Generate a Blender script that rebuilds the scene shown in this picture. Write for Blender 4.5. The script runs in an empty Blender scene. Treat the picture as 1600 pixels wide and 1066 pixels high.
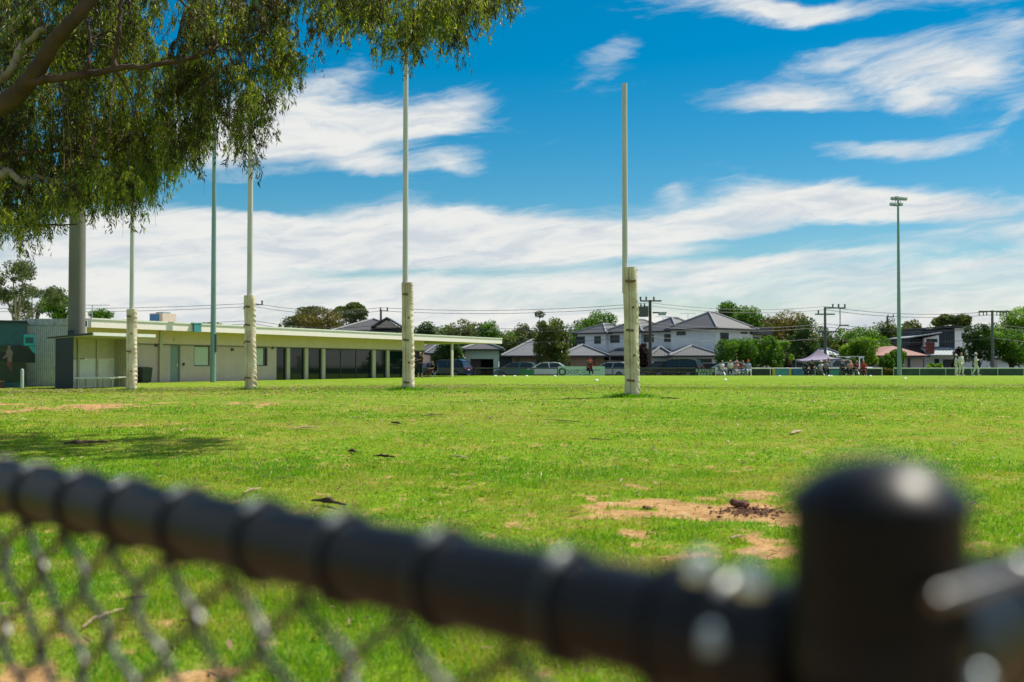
import bpy, bmesh, math, random
import numpy as np
from mathutils import Vector, Matrix

R = math.radians
rnd = random.Random(7)
nr = np.random.default_rng(7)
scene = bpy.context.scene
COL = scene.collection

# ------------------------------------------------------------------ camera
EYE = 1.0                       # eye height above the ground by the fence
F = 1784.0                      # focal length in photo pixels (1600 wide)
PITCH = math.atan(40.0 / F)
cam_d = bpy.data.cameras.new('camera')
cam = bpy.data.objects.new('camera', cam_d)
COL.objects.link(cam)
cam_d.sensor_width = 36.0
cam_d.lens = 36.0 * F / 1600.0
cam_d.clip_start = 0.02
cam_d.clip_end = 6000
cam.location = (0, 0, EYE)
cam.rotation_euler = (R(90) + PITCH, 0, 0)
cam_d.dof.use_dof = True
cam_d.dof.focus_distance = 19.0
cam_d.dof.aperture_fstop = 3.15
cam_d.dof.aperture_blades = 0
scene.camera = cam

# ------------------------------------------------------------------ light
SUN_EL, SUN_AZ = 57.0, 32.0     # elevation; angle from +X (right) towards +Y (away)
sun_d = bpy.data.lights.new('sun', 'SUN')
sun_d.energy = 5.0
sun_d.angle = R(0.5)
sun_d.color = (1.0, 0.93, 0.80)
sun = bpy.data.objects.new('sun', sun_d)
COL.objects.link(sun)
sd = Vector((math.cos(R(SUN_AZ)) * math.cos(R(SUN_EL)), math.sin(R(SUN_AZ)) * math.cos(R(SUN_EL)), math.sin(R(SUN_EL))))
sun.rotation_euler = sd.to_track_quat('Z', 'Y').to_euler()
sun.location = (30, 20, 60)

scene.view_settings.view_transform = 'Standard'
scene.view_settings.look = 'None'
scene.view_settings.exposure = 0.42
scene.view_settings.gamma = 1.0
scene.view_settings.use_curve_mapping = False
scene.cycles.max_bounces = 8
scene.cycles.transparent_max_bounces = 12

# ------------------------------------------------------------------ sky with clouds
world = bpy.data.worlds.new('World')
scene.world = world
world.use_nodes = True
wt = world.node_tree
wt.nodes.clear()
WN = wt.nodes.new
WL = wt.links.new


def wmath(op, a, b=None, c=None, clamp=False):
    n = WN('ShaderNodeMath')
    n.operation = op
    n.use_clamp = clamp
    for i, v in enumerate((a, b, c)):
        if v is None:
            continue
        if isinstance(v, (int, float)):
            n.inputs[i].default_value = v
        else:
            WL(v, n.inputs[i])
    return n.outputs[0]


def wcomb(x, y, z):
    n = WN('ShaderNodeCombineXYZ')
    for i, v in enumerate((x, y, z)):
        if isinstance(v, (int, float)):
            n.inputs[i].default_value = v
        else:
            WL(v, n.inputs[i])
    return n.outputs[0]


def wnoise(vec, scale, detail=6, rough=0.55, dist=0.0, color=False):
    n = WN('ShaderNodeTexNoise')
    WL(vec, n.inputs['Vector'])
    n.inputs['Scale'].default_value = scale
    n.inputs['Detail'].default_value = detail
    n.inputs['Roughness'].default_value = rough
    n.inputs['Distortion'].default_value = dist
    return n.outputs['Color' if color else 'Fac']


def wsmooth(v, a, b, lo=0.0, hi=1.0):
    n = WN('ShaderNodeMapRange')
    n.interpolation_type = 'SMOOTHSTEP'
    WL(v, n.inputs['Value'])
    n.inputs['From Min'].default_value = a
    n.inputs['From Max'].default_value = b
    n.inputs['To Min'].default_value = lo
    n.inputs['To Max'].default_value = hi
    return n.outputs[0]


sky = WN('ShaderNodeTexSky')
sky.sky_type = 'NISHITA'
sky.sun_disc = False
sky.sun_elevation = R(SUN_EL)
sky.sun_rotation = R(90 - SUN_AZ)
sky.air_density = 1.0
sky.dust_density = 0.3
sky.ozone_density = 3.0
hsv = WN('ShaderNodeHueSaturation')
hsv.inputs['Hue'].default_value = 0.486
hsv.inputs['Saturation'].default_value = 1.62
hsv.inputs['Value'].default_value = 0.88
WL(sky.outputs[0], hsv.inputs['Color'])
geo = WN('ShaderNodeTexCoord')
sep = WN('ShaderNodeSeparateXYZ')
WL(geo.outputs['Generated'], sep.inputs[0])
dx, dy, dz = sep.outputs
az = wmath('MULTIPLY', wmath('ARCTAN2', dx, dy), 180 / math.pi)
el = wmath('MULTIPLY', wmath('ARCSINE', dz), 180 / math.pi)
base = wcomb(wmath('MULTIPLY', az, 0.10), wmath('MULTIPLY', wmath('ADD', el, wmath('MULTIPLY', az, -0.06)), 0.26), 0.0)
warp = WN('ShaderNodeSeparateXYZ')
WL(wnoise(base, 0.9, 5, 0.6, 0.4, True), warp.inputs[0])
waz = wmath('ADD', az, wmath('MULTIPLY', wmath('SUBTRACT', warp.outputs[0], 0.5), 3.4))
wel = wmath('ADD', el, wmath('MULTIPLY', wmath('SUBTRACT', warp.outputs[1], 0.5), 1.9))

# cloud banks: centre az, el (degrees), half sizes, tilt, strength
CLOUDS = []


def cloud(x, y, rx, ry, rot, s):
    a = math.degrees(math.atan((x - 800) / F))
    e = math.degrees(math.atan((573 - y) / F))
    CLOUDS.append((a, e, rx / 31.1, ry / 31.1, R(rot), s))


for c in [(400, 215, 150, 62, 8, 1.0), (560, 192, 190, 34, 4, 1.0), (715, 160, 62, 26, 10, .6),
          (590, 262, 75, 24, -22, .8), (705, 268, 52, 20, -15, .7), (690, 205, 50, 12, 10, .35), (500, 130, 55, 16, 15, .4),
          (230, 385, 200, 50, 0, 1.0), (560, 378, 240, 38, -3, 1.0), (740, 352, 160, 26, -6, .9), (940, 378, 170, 32, 0, .9), (470, 300, 200, 16, 4, -.7), (900, 290, 160, 20, 0, -.5),
          (1140, 345, 170, 30, 2, .8), (1290, 320, 130, 22, -6, 1.0), (1480, 345, 170, 30, -6, 1.0),
          (1170, 18, 170, 18, -9, .75), (1310, 38, 120, 12, -5, .4), (1480, 18, 200, 16, 3, .35), (1340, 98, 130, 22, 14, .5), (1490, 135, 85, 36, -12, 1.0), (1420, 62, 200, 14, 4, -.5), (1300, 205, 160, 14, 0, -.4),
          (1570, 75, 80, 40, -25, .6), (1230, 160, 90, 14, 4, .75), (1330, 175, 130, 14, -4, .4), (1420, 245, 110, 17, -3, .95), (1440, 180, 80, 22, -30, .6),
          (960, 85, 62, 30, 22, .55), (1045, 298, 26, 14, 10, .55), (1575, 215, 36, 14, 25, .6),
          (900, 480, 1500, 75, 0, .62), (300, 440, 420, 60, 0, .5), (900, 555, 1600, 55, 0, .95), (1300, 420, 420, 26, 2, .45),
          (640, 428, 190, 12, 3, -.6), (250, 425, 130, 9, 0, -.55), (1330, 372, 230, 9, 3, -.8), (400, 325, 80, 16, -8, -.7), (1090, 405, 240, 8, 3, -.6),
          (1560, 400, 160, 8, 2, -.2), (1000, 428, 200, 8, 0, -.25), (1100, 475, 200, 14, 0, -.2)]:
    cloud(*c)
E = None
for (a, e, rx, ry, t, s) in CLOUDS:
    ddx = wmath('SUBTRACT', waz, a)
    dde = wmath('SUBTRACT', wel, e)
    p = wmath('MULTIPLY_ADD', ddx, math.cos(t) / rx, wmath('MULTIPLY', dde, math.sin(t) / rx))
    q = wmath('MULTIPLY_ADD', dde, math.cos(t) / ry, wmath('MULTIPLY', ddx, -math.sin(t) / ry))
    r2 = wmath('ADD', wmath('MULTIPLY', p, p), wmath('MULTIPLY', q, q))
    g = wmath('MULTIPLY', wmath('EXPONENT', wmath('MULTIPLY', r2, -0.85)), s)
    E = g if E is None else wmath('ADD', E, g)
# beyond the frame the same kind of sky goes on: broken high cloud on a plane overhead
pl = wcomb(wmath('DIVIDE', dx, wmath('MAXIMUM', dz, 0.05)), wmath('DIVIDE', dy, wmath('MAXIMUM', dz, 0.05)), 0.3)
far_cl = wsmooth(wnoise(pl, 0.55, 5, 0.6, 0.5), 0.42, 0.62, 0.0, 1.1)
outside = wmath('MAXIMUM', wsmooth(wmath('ABSOLUTE', az), 27, 40), wsmooth(el, 20, 30))
E = wmath('ADD', wmath('MULTIPLY', E, wmath('SUBTRACT', 1.0, outside)), wmath('MULTIPLY', far_cl, outside))
streak = wcomb(wmath('MULTIPLY', waz, 0.11), wmath('MULTIPLY', wmath('ADD', wel, wmath('MULTIPLY', waz, -0.10)), 0.55), 3.0)
fb = wnoise(streak, 1.1, 9, 0.62, 0.7)
fb2 = wnoise(streak, 4.5, 6, 0.6, 0.3)
dens = wmath('ADD', E, wmath('MULTIPLY', wmath('SUBTRACT', fb, 0.5), 1.6))
dens = wmath('ADD', dens, wmath('MULTIPLY', wmath('SUBTRACT', fb2, 0.5), 0.48))
alpha = wsmooth(dens, 0.14, 1.05)
alpha = wmath('MULTIPLY', alpha, wsmooth(el, -1.0, 0.5))
shade = WN('ShaderNodeMixRGB')
WL(wsmooth(wnoise(streak, 2.2, 8, 0.6, 0.5), 0.30, 0.62), shade.inputs[0])
shade.inputs[1].default_value = (5.9, 6.4, 6.9, 1)
shade.inputs[2].default_value = (8.1, 8.1, 7.8, 1)
mix = WN('ShaderNodeMixRGB')
WL(wmath('MULTIPLY', alpha, 0.97), mix.inputs[0])
WL(hsv.outputs[0], mix.inputs[1])
WL(shade.outputs[0], mix.inputs[2])
bg = WN('ShaderNodeBackground')
WL(mix.outputs[0], bg.inputs[0])
bg.inputs[1].default_value = 0.080
wo = WN('ShaderNodeOutputWorld')
WL(bg.outputs[0], wo.inputs[0])

# ------------------------------------------------------------------ geometry helpers
CP, SP = math.cos(PITCH), math.sin(PITCH)


def P(x, y, Y):
    """world point seen at photo pixel (x, y) at distance Y"""
    cu = (533 - y) / F
    t = Y / (CP - cu * SP)
    return Vector(((x - 800) / F * t, Y, EYE + t * (SP + cu * CP)))


HT = [(-5000, 1.0), (0, 1.0), (3, 1.0), (8, .92), (15, .735), (22, .585), (26.5, .545), (30, .575), (35, .635), (42, .70), (50, .74), (60, .77), (75, .745), (86, .715), (94, .735),
      (100, 1.0), (107, 1.1), (5000, 1.1)]
HX = np.array([a for a, b in HT], float)
HY = np.array([b for a, b in HT], float)
_m = np.gradient(HY, HX)
_m[0] = _m[1] = _m[-1] = _m[-2] = 0
for i in range(1, len(HT) - 1):
    d0 = (HY[i] - HY[i - 1]) / (HX[i] - HX[i - 1])
    d1 = (HY[i + 1] - HY[i]) / (HX[i + 1] - HX[i])
    _m[i] = 0 if d0 * d1 <= 0 else 2 * d0 * d1 / (d0 + d1)


def hdep(y, x=0.0):
    y = np.asarray(y, float)
    x = np.asarray(x, float)
    i = np.clip(np.searchsorted(HX, y) - 1, 0, len(HX) - 2)
    w = HX[i + 1] - HX[i]
    t = np.clip((y - HX[i]) / w, 0, 1)
    k1 = np.clip((y - 18) / 12, 0, 1)
    k2 = np.clip((60 - y) / 18, 0, 1)
    side = .0115 * np.clip(-x - 3, 0, 14) * k1 * k1 * (3 - 2 * k1) * k2 * k2 * (3 - 2 * k2)
    return side + ((2 * t**3 - 3 * t**2 + 1) * HY[i] + (t**3 - 2 * t**2 + t) * w * _m[i] + (-2 * t**3 + 3 * t**2) * HY[i + 1] + (t**3 - t**2) * w * _m[i + 1])


def gz(y, x=0.0):
    return float(EYE - hdep(y, x))


def ground_at(x, y):
    """world ground point under photo pixel"""
    Y = 20.0
    lo, hi = 1.0, 26.0
    if y < 612:
        lo, hi = 26.0, 96.0
    for _ in range(50):
        Y = (lo + hi) / 2
        if 573 + F * float(hdep(Y, (x - 800) / F * Y)) / Y > y:
            lo = Y
        else:
            hi = Y
    p = P(x, y, Y)
    p.z = gz(Y, p.x)
    return p


class Geo:
    def __init__(s):
        s.v = []
        s.f = []
        s.m = []
        s.mi = 0

    def add(s, vs, fs):
        b = len(s.v)
        s.v += [tuple(v) for v in vs]
        s.f += [tuple(b + i for i in f) for f in fs]
        s.m += [s.mi] * len(fs)
        return s

    def box(s, x0, x1, y0, y1, z0, z1):
        return s.add([(x0, y0, z0), (x1, y0, z0), (x1, y1, z0), (x0, y1, z0), (x0, y0, z1), (x1, y0, z1), (x1, y1, z1), (x0, y1, z1)],
                     [(0, 3, 2, 1), (4, 5, 6, 7), (0, 1, 5, 4), (1, 2, 6, 5), (2, 3, 7, 6), (3, 0, 4, 7)])

    def prism(s, poly, axis, a, b):
        """poly in the two other axes, extruded along axis from a to b"""
        n = len(poly)

        def mk(p, t):
            return {'x': (t, p[0], p[1]), 'y': (p[0], t, p[1]), 'z': (p[0], p[1], t)}[axis]
        return s.add([mk(p, a) for p in poly] + [mk(p, b) for p in poly],
                     [tuple(range(n))[::-1], tuple(range(n, 2 * n))] + [(i, (i + 1) % n, n + (i + 1) % n, n + i) for i in range(n)])

    def tube(s, pts, rad, n=8, cap=True):
        pts = [Vector(p) for p in pts]
        k = len(pts)
        if not hasattr(rad, '__len__'):
            rad = [rad] * k
        b = len(s.v)
        up = Vector((0, 0, 1))
        prev = None
        for i, p in enumerate(pts):
            t = (pts[min(i + 1, k - 1)] - pts[max(i - 1, 0)])
            t = t.normalized() if t.length > 1e-9 else Vector((0, 0, 1))
            if prev is None:
                a = t.cross(up)
                if a.length < 1e-3:
                    a = t.cross(Vector((1, 0, 0)))
            else:
                a = prev - t * prev.dot(t)
                if a.length < 1e-4:
                    a = t.cross(Vector((1, 0, 0)))
            a.normalize()
            prev = a
            c = t.cross(a)
            for j in range(n):
                w = 2 * math.pi * j / n
                s.v.append(tuple(p + (a * math.cos(w) + c * math.sin(w)) * rad[i]))
        for i in range(k - 1):
            for j in range(n):
                s.f.append((b + i * n + j, b + i * n + (j + 1) % n, b + (i + 1) * n + (j + 1) % n, b + (i + 1) * n + j))
                s.m.append(s.mi)
        if cap:
            s.f.append(tuple(b + j for j in range(n))[::-1])
            s.f.append(tuple(b + (k - 1) * n + j for j in range(n)))
            s.m += [s.mi, s.mi]
        return s

    def lathe(s, prof, n=24, c=(0, 0, 0)):
        return s.tube([(c[0], c[1], c[2] + z) for r, z in prof], [max(r, 1e-4) for r, z in prof], n)

    def ball(s, c, r, n=10, m=6):
        rx, ry, rz = r if hasattr(r, '__len__') else (r, r, r)
        vs = [(c[0], c[1], c[2] - rz)]
        for i in range(1, m):
            t = math.pi * i / m
            for j in range(n):
                w = 2 * math.pi * j / n
                vs.append((c[0] + rx * math.sin(t) * math.cos(w), c[1] + ry * math.sin(t) * math.sin(w), c[2] - rz * math.cos(t)))
        vs.append((c[0], c[1], c[2] + rz))
        fs = [(0, 1 + (j + 1) % n, 1 + j) for j in range(n)]
        for i in range(m - 2):
            for j in range(n):
                a = 1 + i * n
                fs.append((a + j, a + (j + 1) % n, a + n + (j + 1) % n, a + n + j))
        l = len(vs) - 1
        fs += [(l, 1 + (m - 2) * n + j, 1 + (m - 2) * n + (j + 1) % n) for j in range(n)]
        return s.add(vs, fs)

    def mesh(s, name, mats, smooth=False):
        me = bpy.data.meshes.new(name)
        me.from_pydata(s.v, [], s.f)
        if not isinstance(mats, (list, tuple)):
            mats = [mats]
        for m in mats:
            me.materials.append(m)
        if len(mats) > 1:
            me.polygons.foreach_set('material_index', s.m)
        if smooth:
            me.polygons.foreach_set('use_smooth', [True] * len(me.polygons))
            try:
                me.set_sharp_from_angle(angle=R(40))
            except Exception:
                pass
        me.update()
        return me


def link(name, me, parent=None, loc=None):
    o = bpy.data.objects.new(name, me)
    COL.objects.link(o)
    if parent:
        o.parent = parent
    if loc is not None:
        o.location = loc
    return o


def part(name, g, mat, parent, smooth=False, loc=None, bevel=0):
    o = link(name, g.mesh(name, mat, smooth) if isinstance(g, Geo) else g, parent, loc)
    if bevel:
        b = o.modifiers.new('bevel', 'BEVEL')
        b.width = bevel
        b.segments = 2
        b.limit_method = 'ANGLE'
    return o


def tag(o, label, cat, group=None, kind=None):
    if label:
        o['label'] = label
    if cat:
        o['category'] = cat
    if group:
        o['group'] = group
    if kind:
        o['kind'] = kind
    return o


def thing(name, label, cat, loc=(0, 0, 0), rz=0.0, group=None):
    o = bpy.data.objects.new(name, None)
    COL.objects.link(o)
    o.empty_display_size = 0.3
    o.location = loc
    o.rotation_euler = (0, 0, rz)
    return tag(o, label, cat, group)


def kids(o):
    return [c for c in bpy.data.objects if c.parent == o]


def copy_tree(o, parent=None):
    c = o.copy()
    COL.objects.link(c)
    c.parent = parent
    for ch in kids(o):
        copy_tree(ch, c)
    return c


def quick_mesh(name, verts, nper, faces_idx, mat, fattr=None, smooth=False):
    """verts (N,3) array, faces_idx (M,k) array"""
    me = bpy.data.meshes.new(name)
    k = faces_idx.shape[1]
    me.vertices.add(len(verts))
    me.vertices.foreach_set('co', np.ascontiguousarray(verts, dtype=np.float32).ravel())
    me.loops.add(faces_idx.size)
    me.loops.foreach_set('vertex_index', np.ascontiguousarray(faces_idx, dtype=np.int32).ravel())
    me.polygons.add(len(faces_idx))
    me.polygons.foreach_set('loop_start', np.arange(0, faces_idx.size, k, dtype=np.int32))
    me.polygons.foreach_set('loop_total', np.full(len(faces_idx), k, dtype=np.int32))
    if smooth:
        me.polygons.foreach_set('use_smooth', np.ones(len(faces_idx), dtype=bool))
    me.materials.append(mat)
    if fattr:
        for nm, arr in fattr.items():
            at = me.attributes.new(nm, 'FLOAT', 'POINT')
            at.data.foreach_set('value', np.ascontiguousarray(arr, dtype=np.float32))
    me.update(calc_edges=True)
    return me


# numpy value noise
def vnoise(x, y, seed=0):
    xi = np.floor(x).astype(np.int64)
    yi = np.floor(y).astype(np.int64)
    xf = x - xi
    yf = y - yi
    xf = xf * xf * (3 - 2 * xf)
    yf = yf * yf * (3 - 2 * yf)

    def h(a, b):
        n = (a * 374761393 + b * 668265263 + seed * 982451653) & 0x7fffffff
        n = ((n ^ (n >> 13)) * 1274126177) & 0x7fffffff
        return ((n ^ (n >> 16)) & 0xffff) / 65535.0
    a = h(xi, yi) * (1 - xf) + h(xi + 1, yi) * xf
    b = h(xi, yi + 1) * (1 - xf) + h(xi + 1, yi + 1) * xf
    return a * (1 - yf) + b * yf


def fbm(x, y, seed=0, o=4):
    s = 0
    a = .5
    t = 0
    for i in range(o):
        s = s + a * vnoise(x * 2**i, y * 2**i, seed + i)
        t += a
        a *= .55
    return s / t


# ------------------------------------------------------------------ materials
def newmat(name):
    m = bpy.data.materials.new(name)
    m.use_nodes = True
    return m, m.node_tree, m.node_tree.nodes['Principled BSDF']


def mat(name, col, rough=0.7, metal=0.0, var=0.15, scale=6.0, bump=0.0, bscale=40.0, spec=None, dirt=None, stretch=(1, 1, 1)):
    m, nt, b = newmat(name)
    N, L = nt.nodes.new, nt.links.new
    tc = N('ShaderNodeTexCoord')
    mp = N('ShaderNodeMapping')
    mp.inputs['Scale'].default_value = stretch
    L(tc.outputs['Object'], mp.inputs[0])
    n = N('ShaderNodeTexNoise')
    n.inputs['Scale'].default_value = scale
    n.inputs['Detail'].default_value = 6
    L(mp.outputs[0], n.inputs['Vector'])
    r = N('ShaderNodeMapRange')
    r.inputs['From Min'].default_value = 0.3
    r.inputs['From Max'].default_value = 0.7
    L(n.outputs['Fac'], r.inputs['Value'])
    mx = N('ShaderNodeMixRGB')
    L(r.outputs[0], mx.inputs[0])
    c = Vector(col[:3])
    d = Vector(dirt) if dirt else c * (1 - var)
    mx.inputs[1].default_value = (*d, 1)
    mx.inputs[2].default_value = (*(c * (1 + var * .6)), 1)
    L(mx.outputs[0], b.inputs['Base Color'])
    b.inputs['Roughness'].default_value = rough
    b.inputs['Metallic'].default_value = metal
    if spec is not None:
        b.inputs['Specular IOR Level'].default_value = spec
    if bump:
        n2 = N('ShaderNodeTexNoise')
        n2.inputs['Scale'].default_value = bscale
        n2.inputs['Detail'].default_value = 5
        L(mp.outputs[0], n2.inputs['Vector'])
        bp = N('ShaderNodeBump')
        bp.inputs['Strength'].default_value = bump
        bp.inputs['Distance'].default_value = 0.02
        L(n2.outputs['Fac'], bp.inputs['Height'])
        L(bp.outputs[0], b.inputs['Normal'])
    return m


def leafmat(name, cols, trans=0.45, scale=1.5, rough=0.5, attr=None, glow=1.0):
    """leaf material: noise-driven colour between several real leaf colours, thin and translucent"""
    m, nt, b = newmat(name)
    N, L = nt.nodes.new, nt.links.new
    if attr:
        a = N('ShaderNodeAttribute')
        a.attribute_name = attr
        fac = a.outputs['Fac']
    else:
        tc = N('ShaderNodeTexCoord')
        n = N('ShaderNodeTexNoise')
        n.inputs['Scale'].default_value = scale
        n.inputs['Detail'].default_value = 8
        n.inputs['Roughness'].default_value = 0.75
        L(tc.outputs['Object'], n.inputs['Vector'])
        mr = N('ShaderNodeMapRange')
        mr.inputs['From Min'].default_value = 0.32
        mr.inputs['From Max'].default_value = 0.68
        L(n.outputs['Fac'], mr.inputs['Value'])
        fac = mr.outputs[0]
    cr = N('ShaderNodeValToRGB')
    L(fac, cr.inputs[0])
    e = cr.color_ramp.elements
    e[0].position = 0
    e[0].color = (*cols[0], 1)
    e[1].position = 1
    e[1].color = (*cols[-1], 1)
    for i, c in enumerate(cols[1:-1]):
        x = e.new((i + 1) / (len(cols) - 1))
        x.color = (*c, 1)
    L(cr.outputs[0], b.inputs['Base Color'])
    b.inputs['Roughness'].default_value = rough
    b.inputs['Specular IOR Level'].default_value = 0.35
    tr = N('ShaderNodeBsdfTranslucent')
    mul = N('ShaderNodeMixRGB')
    mul.blend_type = 'MULTIPLY'
    mul.inputs[0].default_value = 1
    L(cr.outputs[0], mul.inputs[1])
    mul.inputs[2].default_value = (1.5 * glow, 1.6 * glow, 0.6 * glow, 1)
    L(mul.outputs[0], tr.inputs[0])
    ms = N('ShaderNodeMixShader')
    ms.inputs[0].default_value = trans
    L(b.outputs[0], ms.inputs[1])
    L(tr.outputs[0], ms.inputs[2])
    L(ms.outputs[0], nt.nodes['Material Output'].inputs[0])
    return m


def stripes(name, col, period, depth=0.35, axis=0, rough=0.45, dark=0.6, metal=0.0):
    """ribbed sheet: fine relief only"""
    m, nt, b = newmat(name)
    N, L = nt.nodes.new, nt.links.new
    tc = N('ShaderNodeTexCoord')
    sp = N('ShaderNodeSeparateXYZ')
    L(tc.outputs['Object'], sp.inputs[0])
    w = N('ShaderNodeMath')
    w.operation = 'MULTIPLY'
    w.inputs[1].default_value = 2 * math.pi / period
    L(sp.outputs[axis], w.inputs[0])
    sn = N('ShaderNodeMath')
    sn.operation = 'SINE'
    L(w.outputs[0], sn.inputs[0])
    bp = N('ShaderNodeBump')
    bp.inputs['Strength'].default_value = depth
    bp.inputs['Distance'].default_value = period * .25
    L(sn.outputs[0], bp.inputs['Height'])
    L(bp.outputs[0], b.inputs['Normal'])
    n = N('ShaderNodeTexNoise')
    n.inputs['Scale'].default_value = 1.2
    n.inputs['Detail'].default_value = 7
    L(tc.outputs['Object'], n.inputs['Vector'])
    mx = N('ShaderNodeMixRGB')
    L(n.outputs['Fac'], mx.inputs[0])
    c = Vector(col)
    mx.inputs[1].default_value = (*(c * .75), 1)
    mx.inputs[2].default_value = (*(c * 1.2), 1)
    L(mx.outputs[0], b.inputs['Base Color'])
    b.inputs['Roughness'].default_value = rough
    b.inputs['Metallic'].default_value = metal
    return m


M = {}
M['white'] = mat('white_paint', (.72, .74, .70), .55, var=.08)
M['house_white'] = mat('house_render_white', (.84, .83, .84), .8, var=.06, scale=1.2)
M['cream'] = mat('cream_paint', (.50, .46, .37), .7, var=.08)
M['fascia'] = mat('fascia_white', (.84, .76, .74), .45, var=.04)
M['soffit'] = mat('bulkhead_cream', (.66, .53, .45), .8, var=.07, scale=2)
M['block'] = mat('painted_blockwork', (.54, .44, .41), .85, var=.08, scale=1.5)
M['trim_dark'] = mat('dark_trim', (.05, .06, .06), .5)
M['door_teal'] = mat('door_grey_green', (.20, .27, .27), .5, var=.06)
M['blind'] = mat('roller_blind', (.48, .55, .48), .6, var=.05)
M['navy'] = mat('navy_panel', (.018, .03, .045), .5)
M['teal'] = mat('teal_sheet', (.02, .10, .12), .6, var=.15)
M['teal_bright'] = mat('turquoise_print', (.03, .42, .42), .5)
M['mural_dark'] = mat('print_dark', (.010, .022, .018), .6, var=.3)
M['mural_green'] = mat('print_green', (.022, .05, .018), .6, var=.25)
M['mural_skin'] = mat('print_figure', (.20, .17, .13), .6)
M['mural_red'] = mat('print_figure_red', (.16, .06, .05), .6)
M['glass'] = mat('dark_glass', (.006, .018, .018), .04, var=.2, spec=.32)
M['glass2'] = mat('window_glass', (.03, .045, .055), .15, var=.1, spec=.35)
M['zinc_lit'] = mat('sunlit_zinc_rib', (.75, .78, .72), .5, .1, var=.1)  # paler than the wall zinc: sun catching the ribs, put into the colour
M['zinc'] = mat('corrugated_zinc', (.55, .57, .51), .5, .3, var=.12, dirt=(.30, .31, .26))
M['pole_green'] = mat('light_pole_green', (.20, .33, .32), .45, .2, var=.12, stretch=(1, 1, .15))
M['galv'] = mat('galvanised_grey', (.33, .40, .45), .4, .5, var=.10)
M['goal'] = mat('goal_post_white', (.56, .55, .56), .4, .0, var=.12, stretch=(1, 1, .2))
M['concrete'] = mat('round_concrete', (.17, .165, .14), .85, var=.2, scale=2.0, stretch=(1, 1, .3), bump=.3)
M['wood'] = mat('pole_brown', (.10, .075, .055), .85, var=.25)
M['stobie'] = mat('pole_grey', (.13, .14, .14), .7, var=.2)
M['insul'] = mat('insulator', (.08, .09, .09), .4)
M['wire'] = mat('cable', (.05, .06, .07), .6)
M['black_pvc'] = mat('black_pvc_pipe', (.0035, .0055, .009), .42, var=.3, scale=25, bump=.08, bscale=180, spec=.20)
M['wire_pvc'] = mat('mesh_wire_worn', (.016, .021, .022), .38, .0, var=.7, scale=60, spec=.5)
M['cap'] = mat('black_cap', (.0035, .005, .008), .36, var=.4, scale=30, spec=.16)
M['glint_steel'] = mat('painted_wire_glint', (.50, .51, .49), .40, .8, var=.4, scale=80)  # pale metal that paints the sun glint on the tie wires
M['tie'] = mat('tie_wire_worn', (.03, .032, .032), .19, .0, var=.5, scale=60, spec=1.0)
M['post'] = mat('black_post', (.0025, .0035, .005), .42, var=.3, scale=25, spec=.06)
M['steel'] = mat('bright_steel', (.72, .72, .68), .25, .9, var=.2)
M['bark'] = mat('eucalypt_bark', (.085, .048, .028), .85, var=.3, scale=4, bump=.9, bscale=14, dirt=(.035, .019, .012), stretch=(1, 1, .5))
M['pale_bark'] = mat('pale_bark', (.30, .27, .21), .8, var=.2, scale=5, bump=.4, bscale=12, dirt=(.15, .11, .08))
M['bark_strip'] = mat('shed_bark', (.07, .04, .025), .9, var=.35, scale=14, bump=.5)
M['bark_light'] = mat('shed_bark_pale', (.36, .27, .16), .85, var=.3, scale=14, bump=.4)
M['clod'] = mat('reddish_clod', (.14, .06, .04), .95, var=.4, scale=20, bump=1.0, bscale=30)
M['strap'] = mat('brown_strap', (.20, .11, .065), .8, var=.3, scale=20)
M['rubber'] = mat('tyre', (.015, .015, .015), .8)
M['rim'] = mat('wheel_rim', (.12, .12, .125), .4, .6)
M['red_lamp'] = mat('tail_lamp', (.45, .02, .02), .2)
M['clear_lamp'] = mat('head_lamp', (.6, .62, .65), .12, spec=.9)
M['tilebrown'] = mat('tan_brick', (.28, .185, .105), .9, var=.15, scale=3)
M['roller'] = stripes('garage_roller', (.36, .25, .16), .3, .3, 2)
M['roof_dark'] = stripes('roof_dark_sheet', (.056, .062, .076), .35, .05, 0, .6)
M['roof_dark2'] = stripes('roof_dark_tiles', (.070, .072, .080), .30, .5, 1, .6)
M['roof_grey'] = stripes('roof_grey_tiles', (.125, .135, .155), .30, .4, 1, .65)
M['roof_pink'] = mat('roof_pink_tiles', (.33, .17, .15), .8, var=.12)
M['roof_silver'] = stripes('roof_silver_sheet', (.42, .47, .50), .4, .4, 0, .4)
M['gutter'] = mat('gutter_dark', (.03, .034, .038), .5)
M['ridge'] = mat('ridge_cap', (.24, .26, .28), .5)
M['solar'] = mat('solar_panel', (.05, .07, .11), .25, var=.1, spec=.3)
M['greenwall'] = mat('pale_green_render', (.42, .52, .44), .8, var=.06)
M['clad_navy'] = stripes('cladding_navy', (.022, .032, .05), .3, .5, 0, .6)
M['brickred'] = mat('chimney_brick', (.20, .06, .045), .9, var=.2, scale=8)
M['hedge'] = leafmat('hedge_leaves', [(.02, .05, .012), (.05, .11, .02), (.10, .17, .03)], .3, 3)
M['marquee'] = mat('marquee_mauve', (.24, .20, .31), .7, var=.05)
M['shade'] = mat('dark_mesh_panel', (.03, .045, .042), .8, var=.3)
M['shade_green'] = mat('green_mesh_panel', (.035, .075, .055), .8, var=.4, scale=1.2)
M['sign_pale'] = mat('sign_pale_aqua', (.42, .58, .56), .5, var=.04)
M['sign_black'] = mat('sign_black', (.02, .03, .03), .5)
M['latch'] = mat('latch_metal', (.16, .165, .17), .34, .8, var=.5, scale=120)
M['sign_green'] = mat('sign_green', (.02, .14, .06), .5, var=.1)
M['sign_teal'] = mat('sign_teal', (.06, .27, .30), .5, var=.2, scale=3)
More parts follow.
